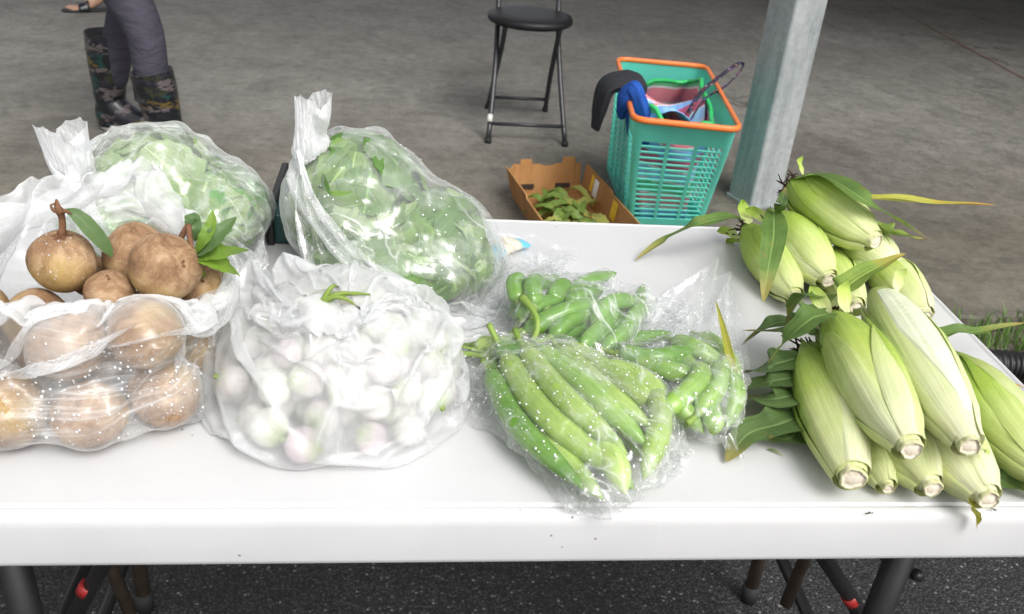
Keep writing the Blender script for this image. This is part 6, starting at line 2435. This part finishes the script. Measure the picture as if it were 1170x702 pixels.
# loose yellow-green blade caught in the right bag
q = [W(*p) for p in ((818, 345, T + .062), (826, 375, T + .062), (833, 405, T + .056), (840, 440, T + .04), (845, 462, T + .02))]
r_ = empty('loose_leaf', q[2], 'narrow yellow green blade standing up in the clear bag beside the corn', 'leaf')
g = Geo()
leaf_strip(g, np.array(q) - q[2], 0.0055, up=(-.2, -.8, .5), nu=5, nv=24, fold=0.5, prof=lambda t_: math.sin(math.pi * min(.98, 0.02 + t_ * .75)) ** .8)
g.build('blade', M_BLADE_Y, r_)

# ================================================================== small things at the back of the table
q0 = W(575, 283, T + .012)
r_ = empty('snack_packet', q0, 'small pale packet with light blue ends lying behind the pepper bag', 'packet')
M_SKY = simple_mat('light_blue_print', (0.10, 0.52, 0.72), 0.4)
M_CREAM = simple_mat('cream_packet', (0.62, 0.55, 0.42), 0.4, scale=60, var=0.2)
ux = unit(W(612, 268, T)[:2].tolist() + [0] - np.array(W(560, 290, T)[:2].tolist() + [0]))
uy = np.array([-ux[1], ux[0], 0])
for (u0, u1, nm, m) in ((-0.034, -0.010, 'end_panel', M_SKY), (-0.010, 0.026, 'pouch', M_CREAM), (0.026, 0.046, 'end_panel', M_SKY)):
    g = Geo()
    rows_t, rows_b = [], []
    for u in np.linspace(u0, u1, 9):
        rr = []
        for v in np.linspace(0, 2 * math.pi, 21)[:-1]:
            th_ = 0.010 * math.exp(-((u - .01) / .035) ** 2) + 0.001
            rr.append(ux * u + uy * 0.018 * math.cos(v) + np.array([0, 0, -0.010 + th_ * (1 + math.sin(v)) + 0.0006 * math.sin(u * 600)]))
        rows_t.append(rr)
    g.grid(np.array(rows_t), wrap=True, cap0=True, cap1=True)
    g.build(nm, m, r_)
# dark green case standing behind the leafy bag
q0 = W(316, 282, T)
r_ = empty('storage_case', q0, 'dark green case with a black lid edge standing behind the leafy bag', 'case')
M_DGREEN = simple_mat('dark_green_plastic', (0.012, 0.060, 0.058), 0.45)
M_DBLK = simple_mat('black_plastic', (0.014, 0.014, 0.015), 0.45)
g = Geo()
g.box((0.055, 0.10, 0.0265), (0.12, 0.19, 0.05))
g.build('body', M_DGREEN, r_, smooth=False, bevel=0.006)
g = Geo()
g.box((-0.0085, 0.10, 0.030), (0.012, 0.20, 0.058))
g.build('lid', M_DBLK, r_, smooth=False, bevel=0.004)
g = Geo()
g.box((-0.0165, 0.06, 0.03), (0.006, 0.03, 0.024))
g.box((-0.0165, 0.15, 0.03), (0.006, 0.03, 0.024))
g.build('latch', M_DBLK, r_, smooth=False, bevel=0.002)
# black ribbed drain hose lying in the soil at the right edge
q0 = W(1196, 430, 0.0)
r_ = empty('drain_hose', q0, 'black ribbed drain hose lying on the soil past the right table edge', 'hose')
g = Geo()
cv = interp_curve(np.array([(-0.50, 0.02, 0.02), (-0.16, 0.03, 0.02), (0.0, 0.0, 0.022), (0.25, -0.02, 0.022), (0.7, 0.03, 0.022)]), 220)
g.tube(cv, 0.040 + 0.004 * np.sin(np.arange(220) * 1.1), 16)
g.build('ribbed_pipe', M_DBLK, r_)
# scraps on the table
M_SCRAP = simple_mat('dark_scrap', (0.06, 0.045, 0.03), 0.9)
for k, (a, b, l_) in enumerate(((993, 588, 'dark crumb on the table front edge below the corn'), (1134, 583, 'dark crumb by the brown tipped corn leaf at the front edge'), (884, 517, 'thin green sliver of leaf lying left of the near corn heap'))):
    p = W(a, b, T + .001)
    g = Geo()
    if k == 2:
        leaf_strip(g, [(-.006, .004, .0012), (0, 0, .003), (.009, -.008, .0012)], .0016, nu=4, nv=8)
    else:
        for q in range(4):
            V = lr.normal(size=(6, 3)) * [.0014, .0012, .0006] + [q * .0016 - .002, lr.normal() * .001, .0012]
            g.add(V, [(0, 1, 2), (0, 2, 3), (0, 3, 4), (0, 4, 5), (1, 3, 5)])
    o = g.build('scrap', M_SCRAP if k < 2 else M_BLADE_L)
    o.location = p
    tag(o, l_, 'scrap')
